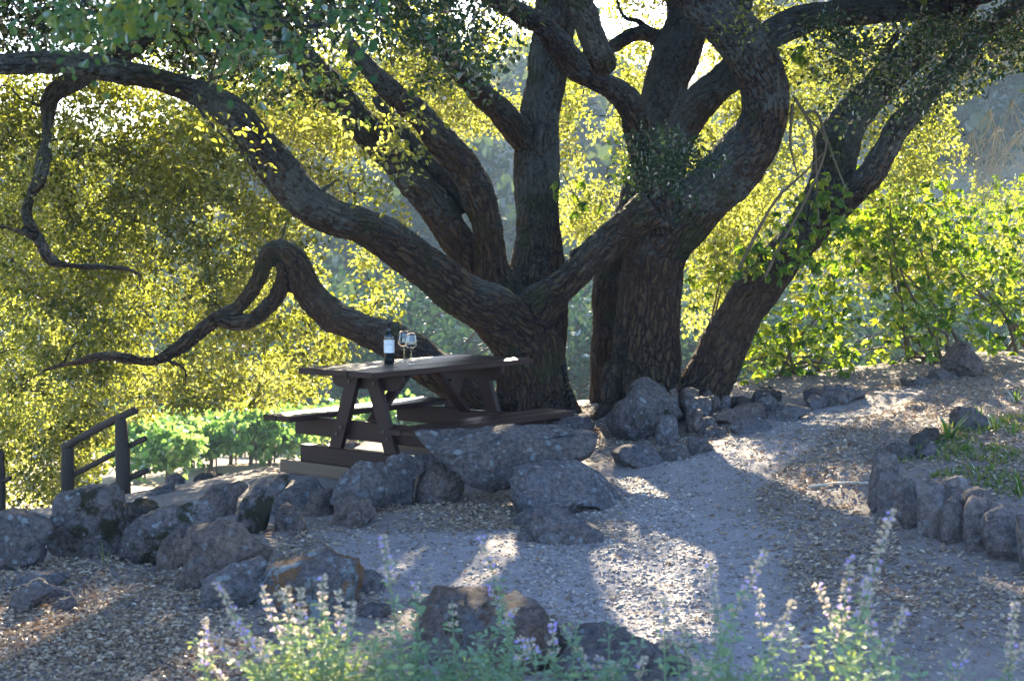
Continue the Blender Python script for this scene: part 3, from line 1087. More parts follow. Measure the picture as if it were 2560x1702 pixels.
def trunk_object(limbs, extra, twigs, parent, name='trunk', voxel=.019):
    mb = MB()
    segs = []
    segs += list(limbs)
    for P, R in extra:
        segs.append((P, R))
    for k, (P, R) in enumerate(segs):
        mb.tube(P, R, 26, .18, 40 + k)
    me = mb.mesh('limbs')
    o = bpy.data.objects.new('limbs', me)
    COL.objects.link(o)
    rm = o.modifiers.new('r', 'REMESH')
    rm.mode = 'VOXEL'
    rm.voxel_size = voxel
    sm = o.modifiers.new('s', 'SMOOTH')
    sm.factor = .5
    sm.iterations = 4
    dg = bpy.context.evaluated_depsgraph_get()
    ev = o.evaluated_get(dg)
    em = bpy.data.meshes.new_from_object(ev, depsgraph=dg)
    nv = len(em.vertices)
    V = np.zeros(nv * 3, np.float32)
    em.vertices.foreach_get('co', V)
    V = V.reshape(-1, 3).astype(float)
    npoly = len(em.polygons)
    lt = np.zeros(npoly, np.int32)
    em.polygons.foreach_get('loop_total', lt)
    li = np.zeros(len(em.loops), np.int32)
    em.loops.foreach_get('vertex_index', li)
    ls = np.zeros(npoly, np.int32)
    em.polygons.foreach_get('loop_start', ls)
    quads = li[ls[lt == 4][:, None] + np.arange(4)]
    tris = li[ls[lt == 3][:, None] + np.arange(3)]
    bpy.data.objects.remove(o)
    bpy.data.meshes.remove(em)
    # grain: coordinates straightened along the nearest limb
    best = np.full(nv, 1e9)
    G = np.zeros((nv, 3))
    off = 0.0
    for P, R in segs:
        p, r = resample(P, R, .05)
        T = unit(np.gradient(p, axis=0))
        N, B = frames(T)
        s = np.concatenate([[0], np.cumsum(np.linalg.norm(np.diff(p, axis=0), axis=1))])
        lo, hi = p.min(0) - r.max() * 1.6, p.max(0) + r.max() * 1.6
        cand = np.nonzero(np.all((V >= lo) & (V <= hi), 1))[0]
        for k in range(0, len(cand), 4000):
            c = cand[k:k + 4000]
            d = np.linalg.norm(V[c][:, None] - p[None], axis=2)
            m = np.argmin(d, 1)
            dd = d[np.arange(len(c)), m] / r[m]
            up = dd < best[c]
            cu, mu = c[up], m[up]
            best[cu] = dd[up]
            rel = V[cu] - p[mu]
            al = np.sum(rel * T[mu], 1)
            G[cu] = np.stack([np.sum(rel * N[mu], 1), np.sum(rel * B[mu], 1), s[mu] + al + off], 1)
        off += 7.7
    tb = MB()
    tb.add(V, [quads] + ([tris] if len(tris) else []))
    for P, R in twigs:
        tb.tube(P, R, 5, 0, 0)
    me = tb.mesh(name)
    allV = np.concatenate(tb.V)
    GG = allV.copy()
    GG[:nv] = G
    attr(me, 'grain', GG, 'FLOAT_VECTOR')
    link(name, me, M['bark'], parent, True)
    return segs


def grow_twigs(segs, clumps, n, maxd=2.6, seed=0):
    """thin branches from the limbs out to clumps of leaves"""
    rg = np.random.default_rng(seed)
    LP = np.concatenate([resample(P, R, .1)[0] for P, R in segs])
    LR = np.concatenate([resample(P, R, .1)[1] for P, R in segs])
    tw, pool, poolr = [], [], []
    cl = clumps[rg.permutation(len(clumps))[:n]]
    node, noder = LP, LR
    dist0 = np.array([np.min(np.linalg.norm(LP - c, axis=1)) for c in cl])
    for c in cl[np.argsort(dist0)]:
        d = np.linalg.norm(node - c, axis=1)
        k = int(np.argmin(d))
        if d[k] > maxd or d[k] < .1:
            continue
        a = node[k]
        r0 = min(noder[k] * .6, .007 + .013 * d[k])
        mid1 = a + (c - a) * .35 + rg.normal(size=3) * .10 * d[k] + np.array([0, 0, .08 * d[k]])
        mid2 = a + (c - a) * .7 + rg.normal(size=3) * .10 * d[k] + np.array([0, 0, .06 * d[k]])
        P = np.array([a, mid1, mid2, c])
        R = np.array([r0, r0 * .75, r0 * .5, .003])
        tw.append((P, R))
        q, rr = resample(P, R, .12)
        node = np.vstack([node, q[1:]])
        noder = np.concatenate([noder, rr[1:]])
    return tw


# crowns -------------------------------------------------------------
c1, c2, c3 = Crown(), Crown(), Crown()
LEFT = [(-60, 250), (80, 300), (200, 330), (330, 300), (560, 330), (640, 470), (720, 590), (800, 690), (880, 640), (930, 690), (925, 745), (860, 760), (800, 800), (760, 890), (620, 940), (520, 930), (420, 960), (360, 900),
        (300, 870), (200, 930), (300, 960), (330, 1000), (230, 1090), (100, 1150), (-60, 1160)]
c1.add(LEFT, 14.6, 16.4, 2.8, leaf=.052, clump=.10, gap=.5, gapscale=.45, seed=1, tint=(.25, 1.))
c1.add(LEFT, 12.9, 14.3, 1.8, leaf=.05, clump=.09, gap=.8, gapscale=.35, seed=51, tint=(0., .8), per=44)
c1.add([(500, 560), (620, 700), (700, 760), (790, 800), (740, 880), (560, 915), (400, 930), (280, 990), (140, 1120), (-60, 1140), (-60, 880), (200, 880), (420, 830)], 13.2, 15.4, 2.2, leaf=.052, clump=.095, gap=.6, gapscale=.35, seed=2, tint=(.4, 1.))
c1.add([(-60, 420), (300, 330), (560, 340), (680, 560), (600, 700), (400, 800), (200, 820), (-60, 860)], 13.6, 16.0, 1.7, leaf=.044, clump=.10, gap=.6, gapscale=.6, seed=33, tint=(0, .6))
c1.add([(-60, 240), (90, 230), (160, 400), (40, 600), (-60, 640)], 12.2, 14.5, 1.8, leaf=.043, gap=.3, seed=3, tint=(.3, 1.))
c1.add([(560, 330), (700, 340), (900, 480), (1010, 600), (900, 640), (760, 560), (640, 470)], 14.2, 16.0, 2.2, seed=4, gap=.4)
D1C = len(c1.parts)
c1.add([(300, 40), (700, 20), (900, 60), (860, 190), (760, 220), (640, 240), (540, 230), (430, 170)], 12.2, 13.4, 2.6, leaf=.048, clump=.12, gap=.5, gapscale=.45, seed=71, tint=(0, .8))
D1A = len(c1.parts)
c1.add([(500, 0), (1190, 0), (1180, 120), (1120, 190), (1000, 160), (850, 200), (760, 200), (680, 190), (600, 160), (520, 60)], 9.6, 11.6, 6.0, leaf=.05, clump=.13, gap=.5, gapscale=.5, seed=5)
c1.add([(170, 230), (300, 240), (560, 290), (560, 420), (430, 380), (300, 330), (220, 310)], 9.8, 10.8, 1.0, leaf=.044, clump=.14, gap=.6, seed=6)
D1B = len(c1.parts)
c1.add([(-60, 0), (560, 0), (540, 160), (400, 110), (200, 90), (-60, 90)], 10.8, 13, 4.6, leaf=.047, gap=.3, seed=7)
c1.add([(700, 220), (800, 240), (900, 420), (880, 460), (800, 350), (740, 300)], 10.6, 11.8, 2.2, leaf=.048, clump=.11, gap=.5, gapscale=.5, seed=37, tint=(.3, 1.))
c1.add([(660, 180), (1000, 180), (960, 330), (860, 370), (760, 270)], 10.4, 11.4, 1.3, leaf=.048, clump=.11, gap=.6, gapscale=.4, seed=38, tint=(.4, 1.))
c1.add([(250, -20), (1000, -20), (1060, 200), (1000, 330), (900, 400), (700, 330), (560, 300), (380, 250), (200, 200)], 15.5, 17.6, 4.2, leaf=.05, clump=.13, gap=.2, seed=39, tint=(.3, 1.))
c1.add([(-60, 140), (130, 160), (500, 250), (570, 330), (300, 330), (-60, 320)], 13.2, 15.2, 5.0, leaf=.046, clump=.12, gap=.2, gapscale=.45, seed=52, tint=(.2, 1.))
c1.box((-9, 8.5, 3.3), (-.5, 16.8, 7.5), 90000, .11, gap=.25)
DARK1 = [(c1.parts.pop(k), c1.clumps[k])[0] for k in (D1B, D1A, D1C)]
# middle oak
c2.add([(80, -60), (900, -60), (880, 110), (800, 80), (640, 110), (600, 160), (550, 190), (500, 165), (410, 110), (330, 100), (220, 80), (120, 85), (80, 50)], 4.7, 5.9, 2.5, leaf=.036, clump=.10, gap=.45, gapscale=.3, per=24, seed=8, wid=.72)
FRONT = c2.parts.pop()
FRONTC = c2.clumps.pop()
c2.add([(900, 60), (1560, -20), (1520, 180), (1470, 250), (1440, 300), (1330, 250), (1320, 360), (1300, 560), (1290, 300), (1100, 310), (1000, 300)], 15.6, 18.0, 3.2, leaf=.05, clump=.13, gap=.45, gapscale=.7, seed=9, tint=(.35, 1.))
c2.add([(1290, 320), (1400, 330), (1400, 560), (1300, 600)], 15.4, 17, 1.3, leaf=.048, clump=.1, gap=.8, gapscale=.3, seed=55, tint=(.4, 1.))
c2.add([(1350, 330), (1450, 340), (1430, 440), (1385, 530), (1330, 540), (1310, 440)], 14.9, 16.2, 2.6, leaf=.046, gap=.5, seed=10, tint=(.35, 1.))
c2.add([(1600, -20), (2060, 60), (2000, 200), (1890, 300), (1830, 460), (1700, 560), (1600, 600), (1590, 520), (1700, 300), (1640, 200)], 15.0, 18.0, 3.4, leaf=.048, clump=.13, gap=.4, seed=11, tint=(.3, 1.))
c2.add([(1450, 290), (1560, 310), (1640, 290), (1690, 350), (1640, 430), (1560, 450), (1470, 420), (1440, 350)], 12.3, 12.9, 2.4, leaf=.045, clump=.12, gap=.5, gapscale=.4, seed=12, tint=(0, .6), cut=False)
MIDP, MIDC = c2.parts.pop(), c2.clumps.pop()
c2.add([(1300, 320), (1460, 300), (1470, 360), (1400, 390), (1340, 380)], 13.0, 13.6, .7, leaf=.042, clump=.12, gap=.8, seed=13)
c2.add([(1560, 560), (1640, 520), (1760, 560), (1700, 680), (1600, 780), (1580, 700)], 15.5, 17.0, 3.4, leaf=.05, gap=.3, seed=44, tint=(.4, 1.))
c2.add([(1660, -10), (1740, -10), (1720, 60), (1670, 70)], 12.2, 12.6, 1.5, clump=.1, seed=14)
c2.box((-1, 13.5, 4.0), (4, 17.5, 8.5), 70000, .11, gap=.25)
# leaning oak
c3.add([(1880, 40), (2000, 60), (2200, 30), (2400, 40), (2400, 110), (2310, 190), (2290, 250), (2200, 280), (2120, 240), (2050, 290), (1960, 300), (1900, 230), (1930, 150)], 12.4, 13.8, 3.4, leaf=.047, clump=.15, gap=.5, gapscale=.5, seed=15)
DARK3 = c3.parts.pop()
c3.add([(1900, 200), (2060, 150), (2250, 200), (2200, 280), (2050, 300), (1960, 320)], 13.8, 14.6, 1.4, leaf=.047, clump=.15, gap=.5, seed=45, tint=(.3, 1.))
c3.add([(1990, 290), (2120, 280), (2160, 380), (2060, 470), (1990, 440)], 14.2, 16.0, 2.0, leaf=.046, clump=.1, gap=.6, seed=56, tint=(.4, 1.))
c3.add([(2010, 270), (2250, 230), (2230, 320), (2110, 450), (2030, 480), (2000, 400)], 14.0, 16.0, 2.2, leaf=.046, gap=.5, seed=16, tint=(.35, 1.))
c3.add([(2100, 40), (2420, 30), (2420, 140), (2250, 180)], 14.5, 16, 1.4, gap=.6, seed=17, tint=(.3, 1.))
c3.add([(1690, 440), (2400, 430), (2400, 640), (1690, 640)], 16.6, 18.2, 2.4, leaf=.05, clump=.12, gap=.4, seed=61, tint=(.2, .9))  # backing leaves added to shade the path
c3.add([(1540, 250), (1720, 250), (1800, 420), (1700, 560), (1560, 500)], 15.6, 17.2, 2.2, leaf=.05, clump=.12, gap=.3, seed=62, tint=(.3, 1.))  # leaves mostly hidden by the limb, added to keep sun off the path
c3.box((2.5, 10.5, 3.6), (9, 16.8, 8), 80000, .11, gap=.25)

oak1 = empty('oak_tree', (.2, 13.5, .15), 'spreading oak behind the picnic table with long limbs sweeping low to the left', 'tree', 'oaks')
oak2 = empty('oak_tree', (1.15, 13.8, .25), 'thick upright oak with curving forked limbs beside the heap of boulders', 'tree', 'oaks')
oak3 = empty('oak_tree', (1.6, 13.5, .3), 'oak leaning steeply to the right over the broad-leaved shrubs', 'tree', 'oaks')
for ob, limbs, crown, extra, n, sd in ((oak1, T1, c1, [], 620, 1), (oak2, T2, c2, [HI], 170, 2), (oak3, T3, c3, [], 120, 3)):
    segs0 = list(limbs) + [(e[0], e[1]) for e in extra]
    cl = np.concatenate(crown.clumps + ([FRONTC] if sd == 2 else []))
    inview = proj(cl)
    cl = cl[(inview[1] > -200)]
    tw = grow_twigs(segs0, cl, n, 2.8, sd)
    if sd == 2:
        tw += [(P_, R_ * .55) for P_, R_ in grow_twigs([HI], FRONTC, 150, 2.2, 9)]
    trunk_object(limbs, extra, tw, ob)
    crown.build('crown', M['oak_leaf'], ob)
cf = Crown()
cf.parts = [FRONT]
cm = Crown()
cd = Crown()
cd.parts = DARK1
cd.build('crown', M['shade_tinted_leaf'], oak1)['label'] = 'leaves coloured dark for shade, high under the limbs'
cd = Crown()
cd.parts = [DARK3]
cd.build('crown', M['shade_tinted_leaf'], oak3)['label'] = 'leaves coloured dark for shade, under the upper limbs'
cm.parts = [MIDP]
cm.build('crown', M['shade_tinted_leaf'], oak2)['label'] = 'dark leaf tuft in front of the fork'
cf.build('crown', M['front_leaf'], oak2, True)['label'] = 'blue green leaf spray hanging close to the viewer at the top'

# dry hanging twigs on the leaning oak
mb = MB()
rg = np.random.default_rng(5)
for (x, y) in [(2280, 250), (2330, 230), (2360, 300), (2240, 300), (2300, 290), (2390, 260)]:
    a = W(x * OV, y * OV, 14.6 + rg.random())
    for k in range(6):
        pts = [a]
        d = np.array([rg.normal() * .45 - .15, rg.normal() * .3, -1.0])
        for s in range(6):
            d = unit(d + rg.normal(size=3) * .2 + np.array([0, 0, -.15]))
            pts.append(pts[-1] + d * .17)
        pts = np.array(pts)
        mb.tube(pts, np.linspace(.0045, .0012, 7), 4)
        for s in range(2, 6):
            for e in range(2):
                dd = unit(rg.normal(size=3) + np.array([0, 0, -.5]))
                mb.tube(np.array([pts[s], pts[s] + dd * .09, pts[s] + dd * .17 + np.array([0, 0, -.05])]), np.array([.0025, .002, .001]), 4)
mb.build('dry_twigs', M['dry_twig'], oak3)


# ------------------------------------------------------------------ broad-leaved shrubs
def palmate(P, per_cluster, leaf, spread, seed, droop=.35):
    """clusters of leaves each of five leaflets"""
    rg = np.random.default_rng(seed)
    m = len(P)
    st = (P[:, None] + rg.normal(size=(m, per_cluster, 3)) * spread).reshape(-1, 3)
    n = len(st)
    out = unit(rg.normal(size=(n, 3)) * np.array([1, 1, .4]))
    nrm = unit(np.array([0, -.1, .9]) + rg.normal(size=(n, 3)) * .45)
    tg = unit(out - nrm * np.sum(out * nrm, 1, keepdims=True))
    bt = np.cross(nrm, tg)
    C, A, N, L, T = [], [], [], [], []
    t = np.clip(rg.normal(.45, .25, n), 0, 1)
    for a, s in ((-1.25, .72), (-.62, .92), (0, 1.0), (.62, .92), (1.25, .72)):
        ax = tg * math.cos(a) + bt * math.sin(a) - nrm * droop + rg.normal(size=(n, 3)) * .1
        C.append(st)
        A.append(ax)
        N.append(nrm + rg.normal(size=(n, 3)) * .2)
        L.append(leaf * s * rg.uniform(.75, 1.2, n))
        T.append(t)
    return [np.concatenate(v) for v in (C, A, N, L, T)]


def shrub(poly_ov, y0, y1, nclump, base, label, seed, leaf=.095, group='broad-leaved shrubs', name='broadleaf_shrub', nst=7, spread=.17):
    rg = np.random.default_rng(seed)
    poly = full('o', poly_ov)
    q = sample_poly(poly, nclump)
    Y = y0 + rg.random(len(q)) * (y1 - y0)
    P = np.stack([W(a, b, c) for (a, b), c in zip(q, Y)])
    nz = fbm(P / .5, seed, 2)
    P = P[nz > np.quantile(nz, .55)]
    C, A, N, L, T = palmate(P, 10, leaf * 1.03, spread, seed)
    m = carve(C)
    base = np.array(base, float)
    base[2] = float(ground(base[0], base[1])) - .05
    e = empty(name, base, label, 'shrub', group)
    link('foliage', leaf_mesh(C[m], A[m], N[m], L[m], .42, T[m], 'foliage', .15, .25, True), M['broad_leaf'], e)
    mb = MB()
    roots = []
    for k in range(nst):
        tgt = P[rg.integers(len(P))]
        b = base + np.array([rg.normal() * .15, rg.normal() * .1, 0])
        mid = b + (tgt - b) * .5 + np.array([rg.normal() * .15, rg.normal() * .1, .12])
        PP, RR = np.array([b, b + (mid - b) * .5 + np.array([0, 0, .06]), mid, tgt]), np.array([.022, .018, .013, .005])
        roots.append((PP, RR))
        mb.tube(PP, RR, 6)
    for PP, RR in grow_twigs(roots, P, min(len(P), 60), 1.2, seed):
        mb.tube(PP, RR * .8, 4)
    mb.build('stem', M['stem'], e, True)
    return e


shrub([(1690, 920), (1700, 850), (1790, 740), (1880, 640), (1930, 640), (1960, 760), (1940, 880), (1850, 905)], 14.4, 16.2, 95, (3.0, 15.2, 0), 'bright leafy shrub growing right behind the foot of the leaning oak', 21)
shrub([(1900, 640), (1960, 500), (2060, 480), (2160, 520), (2170, 700), (2150, 860), (2000, 885), (1940, 880)], 14.4, 16.4, 130, (4.1, 15.4, 0), 'twiggy shrub of dark and sunlit leaves, right of the leaning oak above the path', 22)
shrub([(2150, 470), (2358, 430), (2440, 460), (2440, 820), (2280, 820), (2200, 790), (2140, 840), (2120, 640)], 14.8, 17.0, 150, (5.3, 15.9, 0), 'yellow green shrub behind the square block of stone at the path edge', 23)
shrub([(2010, 400), (2130, 385), (2160, 450), (2150, 560), (2060, 600), (1980, 520)], 15.2, 16.4, 55, (4.3, 16.0, 0), 'tall sunlit shrub rising behind the twiggy shrub against the blue hillside', 24, nst=4)
shrub([(1600, 610), (1700, 560), (1760, 560), (1730, 660), (1640, 760), (1600, 760)], 15.0, 16.2, 34, (2.1, 15.8, 0), 'small backlit shrub seen between the upright oak and the leaning oak', 25, leaf=.08, nst=4)
# climbing leaves on the leaning oak
cl_e = empty('climbing_plant', (2.6, 13.3, .2), 'climber with drooping green leaves hanging on the trunk of the leaning oak', 'climber')
rg = np.random.default_rng(31)
Pc = np.stack([W(x * OV, y * OV, 13.0 + .35 * rg.random()) for x, y in sample_poly([(1700, 570), (1760, 540), (1830, 480), (1850, 400), (1890, 370), (1950, 440), (1960, 520), (1900, 560), (1850, 620), (1760, 650)], 44)])
C, A, N, L, T = palmate(Pc, 4, .085, .1, 31, .5)
link('foliage', leaf_mesh(C, A, N, L, .45, T, 'foliage', .15, .2), M['broad_leaf'], cl_e)
mb = MB()
for pts in ([(1760, 640), (1800, 560), (1850, 470), (1890, 380), (1900, 320), (1850, 260), (1825, 220)], [(1830, 225), (1870, 300), (1880, 400), (1885, 520)], [(1825, 240), (1820, 330), (1835, 400)],
            [(1850, 260), (1880, 260), (1900, 310), (1925, 380), (1950, 440)], [(1700, 620), (1780, 470), (1850, 400), (1900, 350)]):
    P = np.array([W(x * OV, y * OV, 13.05) for x, y in pts])
    mb.tube(P, np.linspace(.016, .007, len(P)), 5)
mb.build('stem', M['stem'], cl_e, True)


def sprig(pts, label, n, leaf, seed, tintlo=0):
    P = np.array([W(x * OV, y * OV, Y) for x, y, Y in pts])
    e = empty('leafy_sprig', P[0], label, 'sprig')
    mb = MB()
    mb.tube(P, np.linspace(.006, .003, len(P)), 5)
    mb.build('stem', M['stem'], e, True)
    rg = np.random.default_rng(seed)
    q = P[-1] + rg.normal(size=(n, 3)) * np.array([.09, .09, .07])
    C, A, N, L, T = palmate(q, 1, leaf, .03, seed, .9)
    link('foliage', leaf_mesh(C, A, N, L, .36, np.maximum(T, tintlo), 'foliage', .15, .2), M['broad_leaf'], e)


sprig([(1296, 400, 13.4), (1310, 425, 13.3), (1325, 450, 13.25)], 'dark green leafy sprig hanging on the tall rear trunk above the table', 9, .11, 41)
sprig([(1780, 190, 13.2), (1830, 120, 13.2), (1830, 130, 13.2)], 'bright pale green sprig beside the big curving limb near the top', 8, .13, 42, .5)


# ------------------------------------------------------------------ boulders
def ico(sub):
    import bmesh
    bm = bmesh.new()
    bmesh.ops.create_icosphere(bm, subdivisions=sub, radius=1)
    V = np.array([v.co[:] for v in bm.verts])
    F = np.array([[v.index for v in f.verts] for f in bm.faces])
    bm.free()
    return V, F


ICO = {k: ico(k) for k in (1, 2, 3, 4, 5)}


def rock(tagc, pts, label, Y=None, thick=None, mat='rock', cat='boulder', name='boulder', seed=None, sq=.62, rough=.07, group=None, res=5, lower=.06, flat=.72):
    poly = np.array(full(tagc, pts))
    pc = poly.mean(0)
    poly = pc + (poly - pc) * 1.03
    seed = abs(hash((round(poly[0, 0]), round(poly[0, 1])))) % 9999 if seed is None else seed
    yb = poly[:, 1].max()
    xb = poly[poly[:, 1] > yb - .15 * np.ptp(poly[:, 1]) - 1, 0].mean()
    if Y is None:
        Yg = gray(xb, yb)
        wpx = np.ptp(poly[:, 0]) * Yg / FPX
        hpx = np.ptp(poly[:, 1]) * Yg / FPX
        T = thick or .75 * min(wpx, hpx * 1.6)
        Y = Yg + .32 * T
    else:
        T = thick or .7 * np.ptp(poly[:, 0]) * Y / FPX
    P = np.array([W(a, b, Y) for a, b in poly])
    lo, hi = P.min(0), P.max(0)
    c = P.mean(0) * .5 + (lo + hi) * .25
    rel = P - c
    th = np.arctan2(rel[:, 2], rel[:, 0])
    A_ = np.linspace(-np.pi, np.pi, 181)
    R = np.zeros(181)
    n = len(P)
    for i in range(n):
        a, b = rel[i, [0, 2]], rel[(i + 1) % n, [0, 2]]
        for k, ang in enumerate(A_):
            d = np.array([math.cos(ang), math.sin(ang)])
            e = b - a
            det = d[0] * -e[1] + d[1] * e[0]
            if abs(det) < 1e-9:
                continue
            t = (a[0] * -e[1] + a[1] * e[0]) / det
            s = (d[0] * a[1] - d[1] * a[0]) / det
            if t > 0 and -1e-6 <= s <= 1 + 1e-6:
                R[k] = max(R[k], t)
    kern = np.array([1, 2, 3, 2, 1]) / 9
    Rp = np.concatenate([R[-3:-1], R, R[1:3]])
    R = np.convolve(Rp, kern, 'valid')
    V, F = ICO[res]
    phi = np.arctan2(V[:, 2], V[:, 0])
    cp = np.sqrt(np.clip(V[:, 0] ** 2 + V[:, 2] ** 2, 0, 1))
    r = np.interp(phi, A_, R)
    rg = np.random.default_rng(seed)
    # slanted, faceted body
    w = np.sign(V[:, 1]) * np.abs(V[:, 1]) ** sq
    g = cp ** sq
    X = np.stack([r * g * np.cos(phi), w * T * .5, r * g * np.sin(phi)], 1)
    X[:, 1] += X[:, 2] * rg.uniform(.15, .55)            # tops lean back
    size = np.cbrt(np.ptp(X[:, 0]) * T * np.ptp(X[:, 2]))
    X0 = X.copy()
    for k in range(15):                                  # chop flat facets, the first ones broad
        d = unit(rg.normal(size=3) + np.array([0, -.5, .1]))
        if k < 3:
            d = unit(np.array([rg.normal() * .45, -1.0, .25 + rg.normal() * .35]))
        h = X @ d
        cut = np.quantile(h, rg.uniform(.80, .97) if k > 2 else (flat if k == 0 else rg.uniform(.72, .88)))
        ex = np.maximum(h - cut, 0)
        X -= d[None] * (ex * .9)[:, None]
    for ax_ in (0, 2):                                   # keep the traced outline after chopping
        lo_, hi_ = X0[:, ax_].min(), X0[:, ax_].max()
        X[:, ax_] = lo_ + (X[:, ax_] - X[:, ax_].min()) * (hi_ - lo_) / np.ptp(X[:, ax_])
    nrm = unit(X / (np.array([np.ptp(X[:, 0]), T, np.ptp(X[:, 2])]) ** 2))
    nz = fbm(X / size * 1.9 + seed, seed, 3) * rough * 1.1 * size + np.abs(fbm(X / size * 3.6 + seed, seed + 5, 4)) * rough * .85 * size - .02 * size + fbm(X / size * 16, seed + 9, 3) * rough * .22 * size
    X = X + nrm * nz[:, None]
    base = c.copy()
    gzc = float(ground(c[0], c[1]))
    X = X + c
    zmin = X[:, 2].min()
    tgt = min(gzc, float(ground(c[0], c[1] - T * .4))) - lower
    if zmin > tgt:
        lowm = X[:, 2] < c[2]
        X[lowm, 2] = c[2] + (X[lowm, 2] - c[2]) * (c[2] - tgt) / (c[2] - zmin)
    base[2] = max(gzc, X[:, 2].min())
    me = mesh_np(X - base, [F], name)
    o = link(name, me, M[mat], None, True)
    o.location = base
    tag(o, label, cat, group)
    return o


